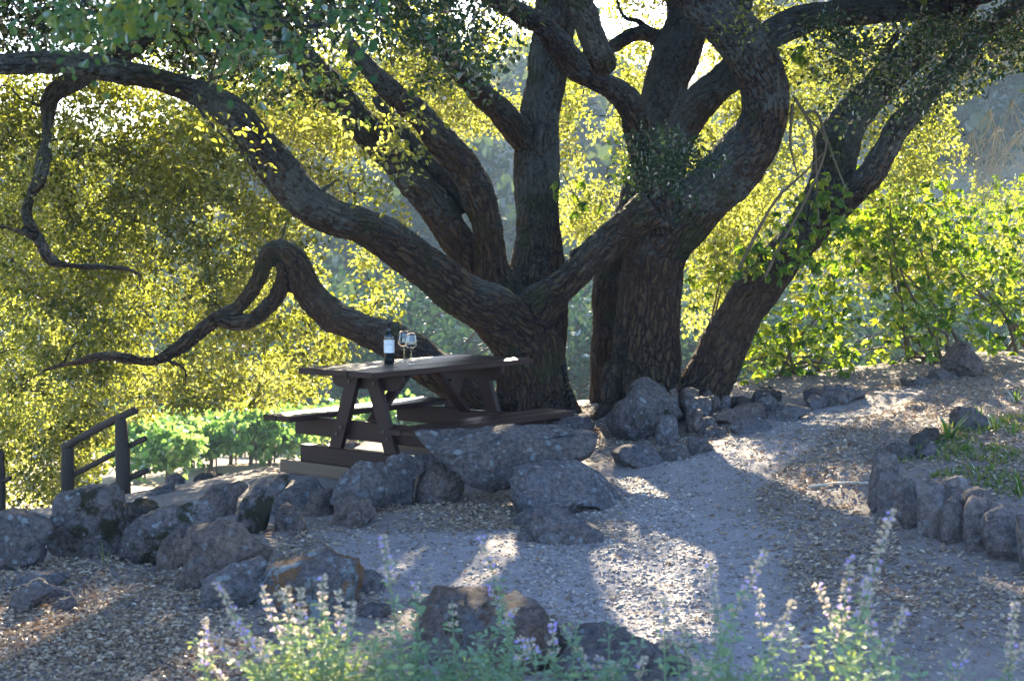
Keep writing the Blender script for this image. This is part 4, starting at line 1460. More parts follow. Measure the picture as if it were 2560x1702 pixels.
ROCKS = [
    ('c7', [(0, 630), (60, 625), (150, 660), (240, 700), (260, 760), (250, 900), (60, 960), (-80, 950), (-80, 640)], 'lichen speckled boulder cut by the left edge of the photo', 'rock_moss2', {}),
    ('c7', [(265, 700), (300, 620), (340, 540), (370, 500), (440, 510), (540, 545), (620, 590), (680, 680), (660, 750), (600, 830), (480, 880), (300, 905), (255, 890)], 'tall rounded grey boulder with black moss on its shoulder in front of the railing posts', 'rock_moss2', {}),
    ('c7', [(40, 930), (60, 850), (110, 800), (190, 820), (250, 850), (210, 910), (100, 950)], 'small grey rock wedged low between the two leftmost big boulders', 'rock', {}),
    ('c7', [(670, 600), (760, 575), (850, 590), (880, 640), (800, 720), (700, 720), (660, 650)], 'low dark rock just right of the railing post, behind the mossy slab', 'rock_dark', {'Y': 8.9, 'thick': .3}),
    ('c7', [(668, 900), (675, 800), (700, 730), (800, 640), (890, 570), (1000, 562), (1130, 575), (1195, 630), (1205, 690), (1060, 800), (1020, 860), (1010, 920), (880, 920), (760, 905)], 'pale slanting boulder streaked with black moss beside the tall rounded boulder', 'rock_moss2', {'thick': .45}),
    ('c7', [(870, 850), (900, 770), (980, 730), (1030, 800), (1020, 900), (980, 940), (900, 900)], 'small reddish stone leaning on the front of the moss streaked boulder', 'rock_brown', {'thick': .16}),
    ('c7', [(1020, 760), (1060, 690), (1150, 680), (1260, 690), (1275, 715), (1200, 760), (1080, 800), (1030, 830)], 'flat topped rock forming a step above the stepped brown boulder', 'rock_brown', {'Y': 8.15, 'thick': .3}),
    ('c7', [(1025, 850), (1060, 760), (1120, 720), (1200, 705), (1300, 715), (1335, 740), (1340, 770), (1420, 830), (1490, 870), (1500, 930), (1400, 990), (1250, 1000), (1150, 1060), (1060, 1010), (1020, 950)], 'stepped brown boulder left of the sunlit leaf patch', 'rock_brown', {'thick': .45}),
    ('c7', [(1150, 1100), (1160, 1000), (1200, 930), (1300, 890), (1420, 880), (1510, 900), (1500, 980), (1460, 1070), (1380, 1130), (1250, 1190), (1140, 1180)], 'blue grey lichened boulder left of the orange rock, behind the catmint flowers', 'rock_blue', {'thick': .4}),
    ('cA', [(560, 1568), (600, 1480), (640, 1380), (660, 1250), (740, 1150), (830, 1120), (1000, 1120), (1150, 1150), (1320, 1180), (1450, 1220), (1560, 1280), (1580, 1400), (1500, 1568), (1300, 1700), (900, 1760), (600, 1740)], 'large boulder covered in orange and pale blue lichen behind the catmint', 'rock_orange', {'thick': .45}),
    ('cA', [(1530, 1430), (1580, 1300), (1680, 1300), (1800, 1350), (1830, 1430), (1700, 1520), (1560, 1500)], 'small pale blue lichened rock at the right end of the orange boulder', 'rock_blue', {'thick': .22}),
    ('c7', [(-40, 1040), (0, 1000), (60, 965), (200, 960), (330, 970), (390, 990), (330, 1040), (150, 1060), (0, 1070)], 'flat sunken slab among fallen leaves by the left edge', 'rock_blue', {'rough': .03}),
    ('c7', [(30, 1150), (90, 1080), (180, 1040), (260, 1010), (320, 1040), (250, 1100), (180, 1150), (60, 1180)], 'low ridge shaped rock in the leaf litter below the flat sunken slab', 'rock', {}),
    ('c7', [(240, 1100), (300, 1045), (380, 1050), (410, 1075), (330, 1120)], 'small low stone at the right end of the ridge shaped rock', 'rock_blue', {}),
    ('c7', [(290, 1175), (350, 1110), (410, 1120), (420, 1150), (340, 1195)], 'small grey stone bedded in leaves below the ridge shaped rock', 'rock', {}),
    ('c7', [(690, 1155), (740, 1125), (790, 1140), (770, 1170), (720, 1175)], 'flat bluish stone alone in the leaf litter left of the catmint', 'rock_blue', {}),
    ('c7', [(780, 560), (870, 490), (960, 470), (990, 520), (950, 580), (850, 595)], 'sloping rock on the far edge of the terrace, right of the railing', 'rock', {'Y': 11.0, 'thick': .4}),
    ('c7', [(930, 475), (940, 430), (980, 412), (1020, 440), (1030, 480), (970, 495)], 'upright small rock at the corner of the terrace edge', 'rock', {'Y': 11.8, 'thick': .2}),
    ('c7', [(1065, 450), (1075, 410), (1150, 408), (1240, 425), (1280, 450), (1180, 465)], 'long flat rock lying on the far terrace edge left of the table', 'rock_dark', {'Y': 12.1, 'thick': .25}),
    ('cA', [(10, 560), (40, 510), (110, 480), (250, 470), (420, 460), (430, 520), (350, 560), (340, 640), (330, 830), (250, 850), (160, 780), (90, 650)], 'rock with a sunlit top at the left end of the stone edge below the table', 'rock_brown', {'Y': 9.75, 'thick': .4}),
    ('cA', [(325, 760), (340, 620), (400, 520), (500, 430), (640, 395), (760, 400), (840, 450), (800, 520), (720, 590), (680, 700), (620, 850), (580, 940), (450, 960), (340, 900)], 'dark moss covered boulder in the stone edge below the table', 'rock_moss', {'thick': .4}),
    ('cA', [(600, 880), (620, 760), (680, 640), (760, 540), (900, 470), (1050, 405), (1150, 410), (1230, 450), (1270, 480), (1100, 550), (980, 640), (900, 760), (800, 900), (700, 950), (600, 930)], 'diagonal grey slab leaning beside the moss covered boulder', 'rock', {'Y': 9.65, 'thick': .35}),
    ('cA', [(740, 900), (770, 780), (850, 680), (930, 640), (990, 720), (1010, 800), (1000, 900), (850, 940), (740, 930)], 'small brown rock at the foot of the diagonal slab', 'rock_brown', {'thick': .25}),
    ('cA', [(970, 640), (1000, 590), (1100, 540), (1300, 470), (1350, 490), (1290, 590), (1280, 680), (1300, 800), (1250, 890), (1100, 880), (1030, 800), (1000, 720)], 'brown rock between the diagonal slab and the pointed boulder', 'rock_brown', {'Y': 9.6, 'thick': .35}),
    ('cA', [(1290, 590), (1330, 480), (1390, 390), (1470, 310), (1540, 265), (1640, 245), (1700, 260), (1780, 340), (1860, 430), (1900, 520), (1880, 600), (1780, 660), (1700, 650), (1600, 630), (1470, 590), (1380, 600), (1310, 630)], 'pointed dome boulder standing in front of the near table legs', 'rock', {'Y': 9.55, 'thick': .42, 'lower': -.5}),
    ('cA', [(1300, 820), (1330, 650), (1400, 590), (1480, 570), (1600, 610), (1720, 670), (1720, 740), (1600, 800), (1450, 850), (1330, 880)], 'broken rock under the pointed dome boulder', 'rock_brown', {'thick': .35}),
    ('c1', [(880, 1090), (1000, 1030), (1160, 990), (1250, 1030), (1260, 1070), (1170, 1130), (1150, 1280), (1040, 1300), (1010, 1200), (980, 1150)], 'shadowed rock behind the pointed boulder and left of the big slab', 'rock', {'Y': 9.95, 'thick': .35}),
    ('c1', [(1145, 1290), (1150, 1180), (1180, 1110), (1280, 1060), (1380, 1080), (1440, 1130), (1480, 1200), (1450, 1250), (1300, 1300)], 'brown rounded rock under the left tip of the big slab', 'rock_brown', {'thick': .35}),
    ('c1', [(1130, 930), (1150, 885), (1250, 885), (1400, 885), (1500, 870), (1600, 850), (1720, 840), (1850, 830), (1950, 805), (2080, 800), (2200, 820), (2290, 880), (2320, 940), (2350, 1020), (2300, 1070), (2150, 1120), (2000, 1185), (1850, 1225), (1700, 1235), (1600, 1220), (1530, 1170), (1430, 1090), (1330, 1050), (1250, 1020), (1160, 980)], 'biggest boulder, a broad flat faced slab in front of the near bench', 'rock', {'Y': 9.85, 'thick': .5, 'rough': .035, 'sq': .42, 'lower': -9, 'flat': .55}),
    ('c1', [(1780, 1360), (1850, 1230), (1950, 1170), (2100, 1110), (2250, 1060), (2340, 1045), (2420, 1070), (2480, 1130), (2500, 1190), (2450, 1230), (2250, 1270), (2050, 1340), (1900, 1380)], 'sloping lavender grey boulder below the right end of the big slab', 'rock_blue', {'thick': .5}),
    ('c1', [(1790, 1460), (1810, 1390), (1900, 1330), (2000, 1310), (2090, 1300), (2130, 1330), (2050, 1400), (1980, 1450), (1900, 1470)], 'low rock just behind the lone boulder on the path', 'rock', {'thick': .25}),
    ('c2', [(1275, 470), (1280, 320), (1320, 280), (1400, 230), (1470, 205), (1540, 215), (1600, 270), (1650, 300), (1730, 330), (1785, 370), (1790, 430), (1760, 480), (1600, 500), (1400, 495)], 'lone grey boulder with a sunlit ridge standing out on the path', 'rock_blue', {'thick': .38}),
    ('c2', [(1165, 475), (1170, 400), (1210, 360), (1270, 365), (1285, 475)], 'small stone tucked against the left side of the lone boulder on the path', 'rock', {'thick': .15}),
    ('c3', [(430, 940), (460, 860), (520, 800), (590, 775), (660, 775), (730, 800), (760, 840), (820, 860), (860, 910), (850, 965), (760, 960), (600, 960)], 'rounded boulder with a bright rim right of the big slab', 'rock_blue', {'thick': .4}),
    ('c3', [(820, 870), (860, 800), (950, 780), (1040, 790), (1090, 840), (1060, 890), (960, 915), (880, 910)], 'low dark rock, first of two along the path edge after the rounded boulder', 'rock', {}),
    ('c3', [(1060, 800), (1080, 740), (1130, 705), (1220, 720), (1280, 770), (1270, 810), (1180, 845), (1100, 855)], 'low dark rock lining the path below the upright lichened boulder', 'rock', {}),
    ('c3', [(380, 640), (450, 560), (540, 470), (610, 400), (640, 330), (700, 290), (790, 255), (850, 280), (930, 330), (980, 390), (1000, 460), (980, 560), (900, 600), (840, 680), (760, 730), (640, 750), (560, 750), (480, 720)], 'large upright boulder with pale lichen against the foot of the thick oak', 'rock_moss2', {'Y': 12.25, 'thick': .55}),
    ('c3', [(800, 730), (830, 620), (880, 545), (960, 530), (985, 580), (985, 700), (960, 745), (850, 740)], 'smooth blue grey stone leaning on the upright lichened boulder', 'rock_blue', {'Y': 11.9, 'thick': .2}),
    ('c3', [(1000, 430), (1020, 390), (1100, 380), (1180, 380), (1250, 430), (1240, 500), (1140, 540), (1060, 500)], 'broad dark rock right of the upright lichened boulder, upper row', 'rock', {'Y': 12.5, 'thick': .4}),
    ('c3', [(1045, 720), (1060, 620), (1050, 480), (1120, 470), (1190, 560), (1180, 670), (1120, 735)], 'narrow upright rock in the middle of the boulder heap', 'rock_brown', {'Y': 12.15, 'thick': .3}),
    ('c3', [(1250, 590), (1260, 500), (1300, 460), (1400, 450), (1480, 430), (1570, 425), (1650, 470), (1740, 530), (1680, 590), (1560, 620), (1450, 650), (1340, 640)], 'wide brown boulder in the heap between the thick oak and the path', 'rock_brown', {'Y': 12.35, 'thick': .45}),
    ('c3', [(1160, 690), (1180, 560), (1260, 550), (1330, 620), (1345, 680), (1240, 700)], 'squat rock under the left end of the wide brown boulder', 'rock', {'Y': 12.1, 'thick': .25}),
    ('c3', [(1190, 700), (1280, 630), (1380, 620), (1420, 660), (1330, 705)], 'small rounded stone at the foot of the wide brown boulder', 'rock', {'thick': .2}),
    ('c3', [(1420, 680), (1490, 600), (1600, 545), (1740, 545), (1790, 580), (1760, 625), (1640, 660), (1500, 690)], 'low blue grey stone bordering the path in front of the wide brown boulder', 'rock_blue', {'thick': .3}),
    ('c3', [(1740, 560), (1780, 470), (1850, 455), (1930, 480), (2000, 440), (2080, 440), (2110, 490), (2050, 545), (1900, 575)], 'long two humped stone bordering the path below the shrubs', 'rock_blue', {'thick': .35}),
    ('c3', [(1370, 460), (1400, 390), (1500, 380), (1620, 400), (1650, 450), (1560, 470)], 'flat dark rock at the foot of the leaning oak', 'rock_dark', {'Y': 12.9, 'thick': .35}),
    ('c3', [(1630, 470), (1680, 380), (1740, 345), (1790, 400), (1840, 460), (1800, 500), (1680, 490)], 'pointed grey rock in front of the black rock under the shrubs', 'rock', {'Y': 12.75, 'thick': .3}),
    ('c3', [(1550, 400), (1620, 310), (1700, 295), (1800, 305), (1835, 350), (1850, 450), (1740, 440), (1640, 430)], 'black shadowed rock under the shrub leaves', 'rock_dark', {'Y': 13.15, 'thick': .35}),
    ('c3', [(910, 390), (920, 320), (960, 300), (990, 350), (985, 400)], 'small brown stone atop the heap, touching the upright lichened boulder', 'rock_brown', {'Y': 12.65, 'thick': .15, 'res': 4}),
    ('c3', [(985, 390), (1000, 325), (1080, 300), (1140, 300), (1165, 350), (1130, 390)], 'brown lumpy stone, biggest of the small ones atop the heap', 'rock_brown', {'Y': 12.7, 'thick': .2, 'res': 4}),
    ('c3', [(1190, 420), (1220, 365), (1320, 365), (1335, 415), (1270, 440)], 'flat brown stone atop the broad dark rock', 'rock_brown', {'Y': 12.6, 'thick': .2, 'res': 4}),
    ('c3', [(1335, 420), (1360, 365), (1420, 360), (1430, 410), (1380, 430)], 'rounded stone beside the root of the leaning oak', 'rock', {'Y': 12.7, 'thick': .15, 'res': 4}),
    ('c3', [(1190, 370), (1210, 330), (1250, 315), (1280, 350), (1250, 375)], 'tiny topmost stone on the boulder heap', 'rock_brown', {'Y': 12.85, 'thick': .1, 'res': 4}),
    ('c6', [(945, 1080), (960, 980), (1060, 965), (1190, 950), (1320, 945), (1330, 1010), (1200, 1050), (1080, 1090), (980, 1100)], 'long low wall stone at the path edge below the twiggy shrub', 'rock', {'thick': .4}),
    ('c6', [(940, 1080), (1000, 1010), (1070, 1040), (1075, 1100), (960, 1110)], 'small triangular stone against the long low wall stone', 'rock_blue', {'thick': .25}),
    ('c6', [(1840, 800), (1870, 720), (1950, 680), (2050, 690), (2085, 730), (2095, 860), (1980, 900), (1860, 890)], 'square block of stone at the top of the path by the shrubs', 'rock_brown', {'thick': .5, 'sq': .5}),
    ('c6', [(1750, 915), (1790, 860), (1860, 850), (1930, 880), (1930, 920), (1820, 920)], 'low flat rock just in front of the square block of stone', 'rock', {'thick': .3}),
    ('c6', [(1550, 950), (1600, 900), (1700, 895), (1770, 915), (1700, 960)], 'flat sunken stone on the path edge left of the square block', 'rock', {'thick': .35}),
    ('c6', [(1900, 1200), (1950, 1120), (2010, 1090), (2080, 1120), (2110, 1220), (2000, 1250)], 'dark rock among the grass tufts in the raised bed', 'rock', {'thick': .3}),
    ('c6', [(1430, 1410), (1480, 1350), (1600, 1340), (1690, 1370), (1650, 1430), (1500, 1450)], 'flat rock on the corner of the raised bed above the stump edging', 'rock', {'thick': .3}),
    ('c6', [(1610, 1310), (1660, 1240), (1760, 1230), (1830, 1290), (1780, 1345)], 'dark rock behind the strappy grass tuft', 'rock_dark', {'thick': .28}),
    ('c6', [(1640, 1400), (1720, 1330), (1800, 1350), (1800, 1395), (1700, 1425)], 'pale edged rock below the strappy grass tuft', 'rock_blue', {'thick': .2}),
    ('c2', [(420, 1150), (440, 1020), (560, 900), (700, 850), (850, 870), (1000, 880), (1180, 900), (1330, 960), (1400, 1040), (1520, 1130), (1560, 1230), (1500, 1340), (1300, 1420), (900, 1450), (500, 1400)], 'rusty brown boulder behind the blue green catmint in the middle', 'rock_rust', {'thick': .55}),
    ('c2', [(1450, 1360), (1560, 1180), (1700, 1180), (1900, 1220), (2080, 1290), (2200, 1400), (2220, 1520), (1600, 1540)], 'dark boulder at the bottom edge right of the rusty boulder', 'rock', {'thick': .5}),
    ('c2', [(2100, 1320), (2180, 1210), (2280, 1190), (2400, 1220), (2460, 1360), (2300, 1440)], 'small dark boulder behind the flower stalks right of the rusty boulder', 'rock_blue', {'thick': .25}),
    ('c2', [(360, 920), (420, 850), (530, 850), (570, 910), (440, 960)], 'small pale stone on the left shoulder of the rusty boulder', 'rock_blue', {'thick': .18, 'res': 4}),
    ('c2', [(-40, 1000), (60, 930), (200, 950), (230, 1010), (150, 1070), (0, 1060)], 'flat dark stone between the orange boulder and the rusty boulder', 'rock', {'thick': .25}),
    ('c1', [(640, 960), (660, 900), (780, 895), (850, 940), (850, 1000), (650, 1000)], 'brown boulder seen through the near table legs', 'rock_brown', {'Y': 13.0, 'thick': .4}),
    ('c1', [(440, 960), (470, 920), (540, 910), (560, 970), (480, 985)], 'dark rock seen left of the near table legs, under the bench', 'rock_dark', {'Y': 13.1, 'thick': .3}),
    ('c3', [(-40, 600), (0, 555), (80, 530), (170, 530), (250, 560), (290, 620), (150, 670), (0, 660)], 'pale mottled rock behind the right end of the near bench', 'rock_moss2', {'Y': 12.5, 'thick': .4}),
]
for tg, pts, lab, mt, kw in ROCKS:
    rock(tg, pts, lab, mat=mt, seed=len(lab) * 13 + int(abs(pts[0][0])), **kw)

# ------------------------------------------------------------------ stone-like stump edging of the raised bed
STUMPS = [
    ([(1140, 590), (1145, 420), (1165, 310), (1230, 298), (1300, 315), (1320, 360), (1300, 420), (1230, 600)], 'tallest stump post at the far end of the bed edging', 8.8),
    ([(1188, 640), (1192, 480), (1200, 410), (1280, 395), (1350, 410), (1330, 460), (1292, 480), (1290, 640)], 'narrow stump post second from the far end of the edging', None),
    ([(1288, 735), (1292, 560), (1300, 450), (1360, 440), (1420, 460), (1424, 560), (1416, 735)], 'straight stump post third from the far end of the edging', None),
    ([(1418, 775), (1424, 600), (1425, 475), (1500, 455), (1590, 465), (1570, 560), (1548, 775)], 'slanting topped stump post with a shadowed cleft, fourth from the far end', None),
    ([(1500, 560), (1505, 470), (1560, 430), (1660, 425), (1715, 450), (1700, 520), (1640, 560)], 'low stump with a white mark, standing behind the front row of edging', 8.35),
    ([(1540, 805), (1548, 600), (1570, 530), (1640, 520), (1690, 545), (1690, 640), (1680, 805)], 'blunt stump post in the middle of the edging', None),
    ([(1680, 560), (1690, 510), (1740, 485), (1820, 500), (1830, 550), (1760, 580)], 'flat stump top with pale chips, set behind the edging row', 8.1),
    ([(1672, 845), (1682, 650), (1740, 545), (1830, 540), (1915, 595), (1860, 680), (1800, 845)], 'slant topped stump post with a white curved mark', None),
    ([(1770, 900), (1785, 780), (1830, 680), (1900, 610), (1960, 590), (2000, 640), (1990, 900)], 'wide triangular stump post near the right edge of the photo', None),
    ([(1975, 960), (1985, 760), (2000, 640), (2060, 620), (2120, 650), (2130, 960)], 'stump post cut by the right edge of the photo', None),
]
for k, (pts, lab, Y) in enumerate(STUMPS):
    kw = {} if Y is None else {'Y': Y}
    rock('c8', pts, lab, mat='stump', cat='stump post', name='stump_post', seed=700 + k, thick=.19, sq=.45, rough=.03, group='stump edging of the raised bed', **kw)


# ------------------------------------------------------------------ picnic table
TX, TY, YAW = -.6708, 11.4204, .687
TA = np.array([math.sin(YAW), math.cos(YAW), 0])      # along, away from the viewer
TB_ = np.array([math.cos(YAW), -math.sin(YAW), 0])    # across, towards the viewer's right
TUP = np.array([0, 0, 1.0])
T0 = np.array([TX, TY, 0.0])


def tp(a, b, z):
    return T0 + TA * a + TB_ * b + TUP * z


def grain_obj(parts, name, mat, parent, bev=.006):
    """parts: list of (centre (a,b,z), half sizes, long axis index, rotation about A or None); grain runs along the long axis"""
    V, F, G = [], MB(), []
    for c, h, la, R in parts:
        m = MB()
        m.box((0, 0, 0), h, None, bev)
        v = np.concatenate(m.V)
        g = np.roll(v, -la, axis=1) + RNG.random(3) * 9
        Rm = np.eye(3) if R is None else np.array(R)
        w = v @ Rm.T + np.array(c)
        wv = np.array([tp(*p) for p in w])
        F.add(wv, [np.concatenate(x) for x in m.F.values()])
        G.append(g)
    me = F.mesh(name)
    attr(me, 'grain', np.concatenate(G), 'FLOAT_VECTOR')
    return link(name, me, mat, parent)


def rot_a(t):
    c, s = math.cos(t), math.sin(t)
    return [[1, 0, 0], [0, c, -s], [0, s, c]]


def rot_b(t):
    c, s = math.cos(t), math.sin(t)
    return [[c, 0, s], [0, 1, 0], [-s, 0, c]]


tbl = empty('picnic_table', T0, 'dark stained wooden picnic table with attached benches under the oaks', 'picnic table')
LT, WT, HT = 1.74, .724, .7917
th_, gap_ = .021, .006
bw_ = (WT - 2 * gap_) / 3
grain_obj([((RNG.normal() * .004, (k - 1) * (bw_ + gap_), HT - th_), (LT / 2, bw_ / 2, th_), 0, None) for k in range(3)], 'tabletop', M['dark_wood'], tbl)
for s in (-1, 1):
    bc = s * (.7946 - .1435)
    off = .0403 * (1 if s < 0 else -1)
    sw = (.287 - .006) / 2
    grain_obj([((off, bc + e * (sw / 2 + .003), .4286 - .02), (.855, sw / 2, .02), 0, None) for e in (-1, 1)], 'bench_seat', M['dark_wood'], tbl)
EA = .56
for s in (-1, 1):
    a0 = s * EA
    # cleat with rounded lower corners under the top
    mb = MB()
    prof = [(-.34, .748), (-.34, .70), (-.325, .665), (-.29, .645), (-.25, .64), (.25, .64), (.29, .645), (.325, .665), (.34, .70), (.34, .748)]
    mb.prism(prof, a0 - s * .02 - .02, a0 - s * .02 + .02, lambda x, y, z: tp(z, x, y))
    me = mb.mesh('cleat')
    attr(me, 'grain', np.concatenate(mb.V)[:, [0, 2, 1]], 'FLOAT_VECTOR')
    link('cleat', me, M['dark_wood'], tbl)
    # the two slanting legs of the A frame
    for e in (-1, 1):
        top, bot = np.array([e * .085, .748]), np.array([e * .275, .205])
        w = .058
        ln = math.hypot(*(top - bot))
        ang = math.atan2(top[0] - bot[0], top[1] - bot[1])
        cx, cz = (top + bot) / 2
        mb = MB()
        poly = [(bot[0] - w, bot[1]), (bot[0] + w, bot[1]), (top[0] + w, top[1]), (top[0] - w, top[1])]
        al = a0 + s * .022
        mb.prism(poly, al - .02, al + .02, lambda x, y, z: tp(z, x, y))
        me = mb.mesh('leg')
        v = np.concatenate(mb.V)
        rel = v - T0
        u = rel @ TB_ * math.sin(ang) + rel[:, 2] * math.cos(ang)
        vv_ = rel @ TB_ * math.cos(ang) - rel[:, 2] * math.sin(ang)
        attr(me, 'grain', np.stack([u, vv_, rel @ TA], 1), 'FLOAT_VECTOR')
        link('leg', me, M['dark_wood'], tbl)
    grain_obj([((a0 - s * .021, 0, .34), (.0195, .735, .068), 1, None)], 'bench_support', M['dark_wood'], tbl)
    grain_obj([((a0 + s * .012, 0, .145), (.044, .62, .062), 1, None)], 'foot_beam', M['dark_wood'], tbl)
    # diagonal brace from the bench support up to the middle of the top
    d = np.array([a0 - s * .06, .40]), np.array([s * .13, .735])
    L_ = math.hypot(d[1][0] - d[0][0], d[1][1] - d[0][1])
    ang = math.atan2(d[1][1] - d[0][1], d[1][0] - d[0][0])
    grain_obj([(((d[0][0] + d[1][0]) / 2, 0, (d[0][1] + d[1][1]) / 2), (L_ / 2, .045, .019), 0, rot_b(-ang))], 'brace', M['dark_wood'], tbl)
    for b_, z_ in ((-.21, .36), (-.25, .31), (.21, .36), (.25, .31), (-.12, .69), (.12, .69)):
        mb = MB()
        c = tp(a0 + s * .043, b_, z_)
        mb.tube(np.array([c, c + TA * s * .004, c + TA * s * .009]), np.array([.013, .013, .009]), 8)
        mb.build('bolt', M['steel'], tbl)
for a in (-.8, -.55, .55, .8):
    for b in (-.24, 0, .24):
        mb = MB()
        c = tp(a, b + .04, HT + .0005)
        mb.tube(np.array([c, c + TUP * .001, c + TUP * .002]), np.array([.007, .007, .006]), 6)
        mb.build('screw', M['steel'], tbl)
# timber skids under the two feet
for s, lab in ((-1, 'pale timber beam under the near foot of the picnic table'), (1, 'pale timber beam under the far foot of the picnic table')):
    o = grain_obj([((s * EA + s * .02, -.02, .035), (.05, .80, .0475), 1, None)], 'timber_beam', M['timber'], None, .004)
    tag(o, lab, 'timber beam', 'timber beams under the table')

# ------------------------------------------------------------------ bottle and glasses
def on_table(px, py):
    x, y = plan(HT, [(px, py)])[0]
    return np.array([x, y, HT])


b0 = on_table(973, 908)
bo = empty('wine_bottle', b0, 'dark wine bottle with a white label on the picnic table', 'bottle')
mb = MB()
mb.lathe([(.0, .004), (.030, .0005), (.0365, .004), (.0375, .012), (.0378, .175), (.0372, .192), (.033, .210), (.024, .225), (.0165, .236), (.0148, .246), (.0142, .262)], b0, 32)
mb.build('body', M['bottle'], bo, True)
mb = MB()
mb.lathe([(.0147, .245), (.0147, .290), (.0158, .291), (.0158, .299), (.0150, .303), (.012, .305), (0, .305)], b0, 24)
mb.build('foil_cap', M['foil'], bo, True)
mb = MB()


def arc_strip(mb, c, r, z0, z1, a0, a1, n=24):
    a = np.linspace(a0, a1, n)
    V = [c + np.array([r * math.sin(t), -r * math.cos(t), z]) for z in (z0, z1) for t in a]
    mb.add(np.array(V), [np.array([[i, i + 1, n + i + 1, n + i] for i in range(n - 1)])])


arc_strip(mb, b0, .0384, .078, .172, -1.75, 1.75, 40)
lab_o = mb.build('label', M['label'], bo, True)
mb = MB()
arc_strip(mb, b0, .0389, .1345, .1362, -.75, .75)
for k in range(11):
    t = -.62 + k * .115
    arc_strip(mb, b0, .0389, .1385, .1425, t, t + .07, 3)
for k in range(5):
    t = -.3 + k * .12
    arc_strip(mb, b0, .0389, .158, .163, t, t + .07, 3)
arc_strip(mb, b0, .0389, .150, .1508, -.45, .45)
mb.build('label_print', M['ink'], lab_o)
for (px, py, lab) in ((1010, 905, 'empty stemmed wine glass nearer the bottle on the table'), (1028, 911, 'empty stemmed wine glass farther from the bottle, slightly in front')):
    g0 = on_table(px, py)
    ge = empty('wine_glass', g0, lab, 'wine glass', 'wine glasses on the table')
    mb = MB()
    mb.lathe([(0, .0005), (.035, .0005), (.0352, .0018), (.020, .0035), (.008, .006), (.0045, .012), (.0038, .03), (.0036, .085), (.0045, .097), (0, .099)], g0, 28)
    mb.build('stem', M['glass'], ge, True)
    mb = MB()
    mb.lathe([(0, .0985), (.0045, .0975), (.011, .104), (.032, .126), (.0445, .139), (.0452, .144), (.0425, .170), (.0375, .205), (.0342, .228), (.0338, .2288), (.0333, .228), (.0366, .205), (.0416, .170), (.0443, .144), (.0436, .140),
              (.0312, .1275), (.0105, .106), (0, .1035)], g0, 32)
    mb.build('bowl', M['glass'], ge, True)

# ------------------------------------------------------------------ rustic railing
def rail_tube(pts, rad, name, parent, seg=9, lump=.10, seed=0):
    mb = MB()
    mb.tube(pts, rad, seg, lump, seed)
    me = mb.mesh(name)
    v = np.concatenate(mb.V)
    d = unit(np.array(pts[-1]) - np.array(pts[0]))
    u = v @ d
    e1 = unit(np.cross(d, [0, 1, .01]))
    e2 = np.cross(d, e1)
    attr(me, 'grain', np.stack([u, v @ e1, v @ e2], 1), 'FLOAT_VECTOR')
    return link(name, me, M['rail_wood'], parent, True)


YR = 12.4
rl = empty('log_railing', W(250, 1260, YR), 'dark rustic log railing sloping down the left bank', 'railing')


def po(x, y, Y):
    return W(x * OV, y * OV, Y)


rail_tube([po(283, 1215, YR), po(284, 1120, YR), po(282, 1040, YR), po(279, 985, YR), po(279, 965, YR), po(279, 962, YR)], np.array([18, 17.5, 17, 14.5, 12, 4]) * OV * YR / FPX, 'post', rl, 10, .06, 1)
rail_tube([po(155, 1200, YR + .5), po(156, 1100, YR + .5), po(156, 1040, YR + .5), po(156, 1022, YR + .5), po(156, 1018, YR + .5)], np.array([16, 16, 15, 13, 5]) * OV * (YR + .5) / FPX, 'post', rl, 10, .06, 2)
rail_tube([po(4, 1220, YR + .9), po(4, 1120, YR + .9), po(2, 1050, YR + .9), po(1, 1034, YR + .9)], np.array([10, 9, 8, 4]) * OV * (YR + .9) / FPX, 'post', rl, 9, .06, 3)
rail_tube([po(148, 1030, YR + .5), po(200, 1000, YR + .3), po(260, 968, YR + .05), po(312, 944, YR - .1)], np.full(4, 9) * OV * YR / FPX, 'rail', rl, 9, .1, 4)
rail_tube([po(160, 1098, YR + .55), po(240, 1056, YR + .2), po(290, 1030, YR + .06), po(334, 1009, YR - .1)], np.full(4, 7) * OV * YR / FPX, 'rail', rl, 9, .1, 5)
rail_tube([po(150, 1172, YR + .55), po(215, 1140, YR + .3), po(285, 1106, YR + .06), po(338, 1083, YR - .1)], np.full(4, 7) * OV * YR / FPX, 'rail', rl, 9, .1, 6)
rail_tube([po(-40, 1130, YR + 1.2), po(0, 1112, YR + .95), po(24, 1100, YR + .8)], np.full(3, 5.5) * OV * YR / FPX, 'rail', rl, 8, .1, 7)

# ------------------------------------------------------------------ vineyard
def cloud_leaves(P, per, sig, leaf, seed, wid=.9):
    rg = np.random.default_rng(seed)
    C = (P[:, None] + rg.normal(size=(len(P), per, 3)) * sig).reshape(-1, 3)
    A = rg.normal(size=C.shape) + np.array([0, 0, -.3])
    N = np.array([0, -.2, .7]) + rg.normal(size=C.shape) * .7
    return C, A, N, leaf * rg.uniform(.7, 1.25, len(C)), wid, np.clip(rg.normal(.45, .25, len(C)), 0, 1)


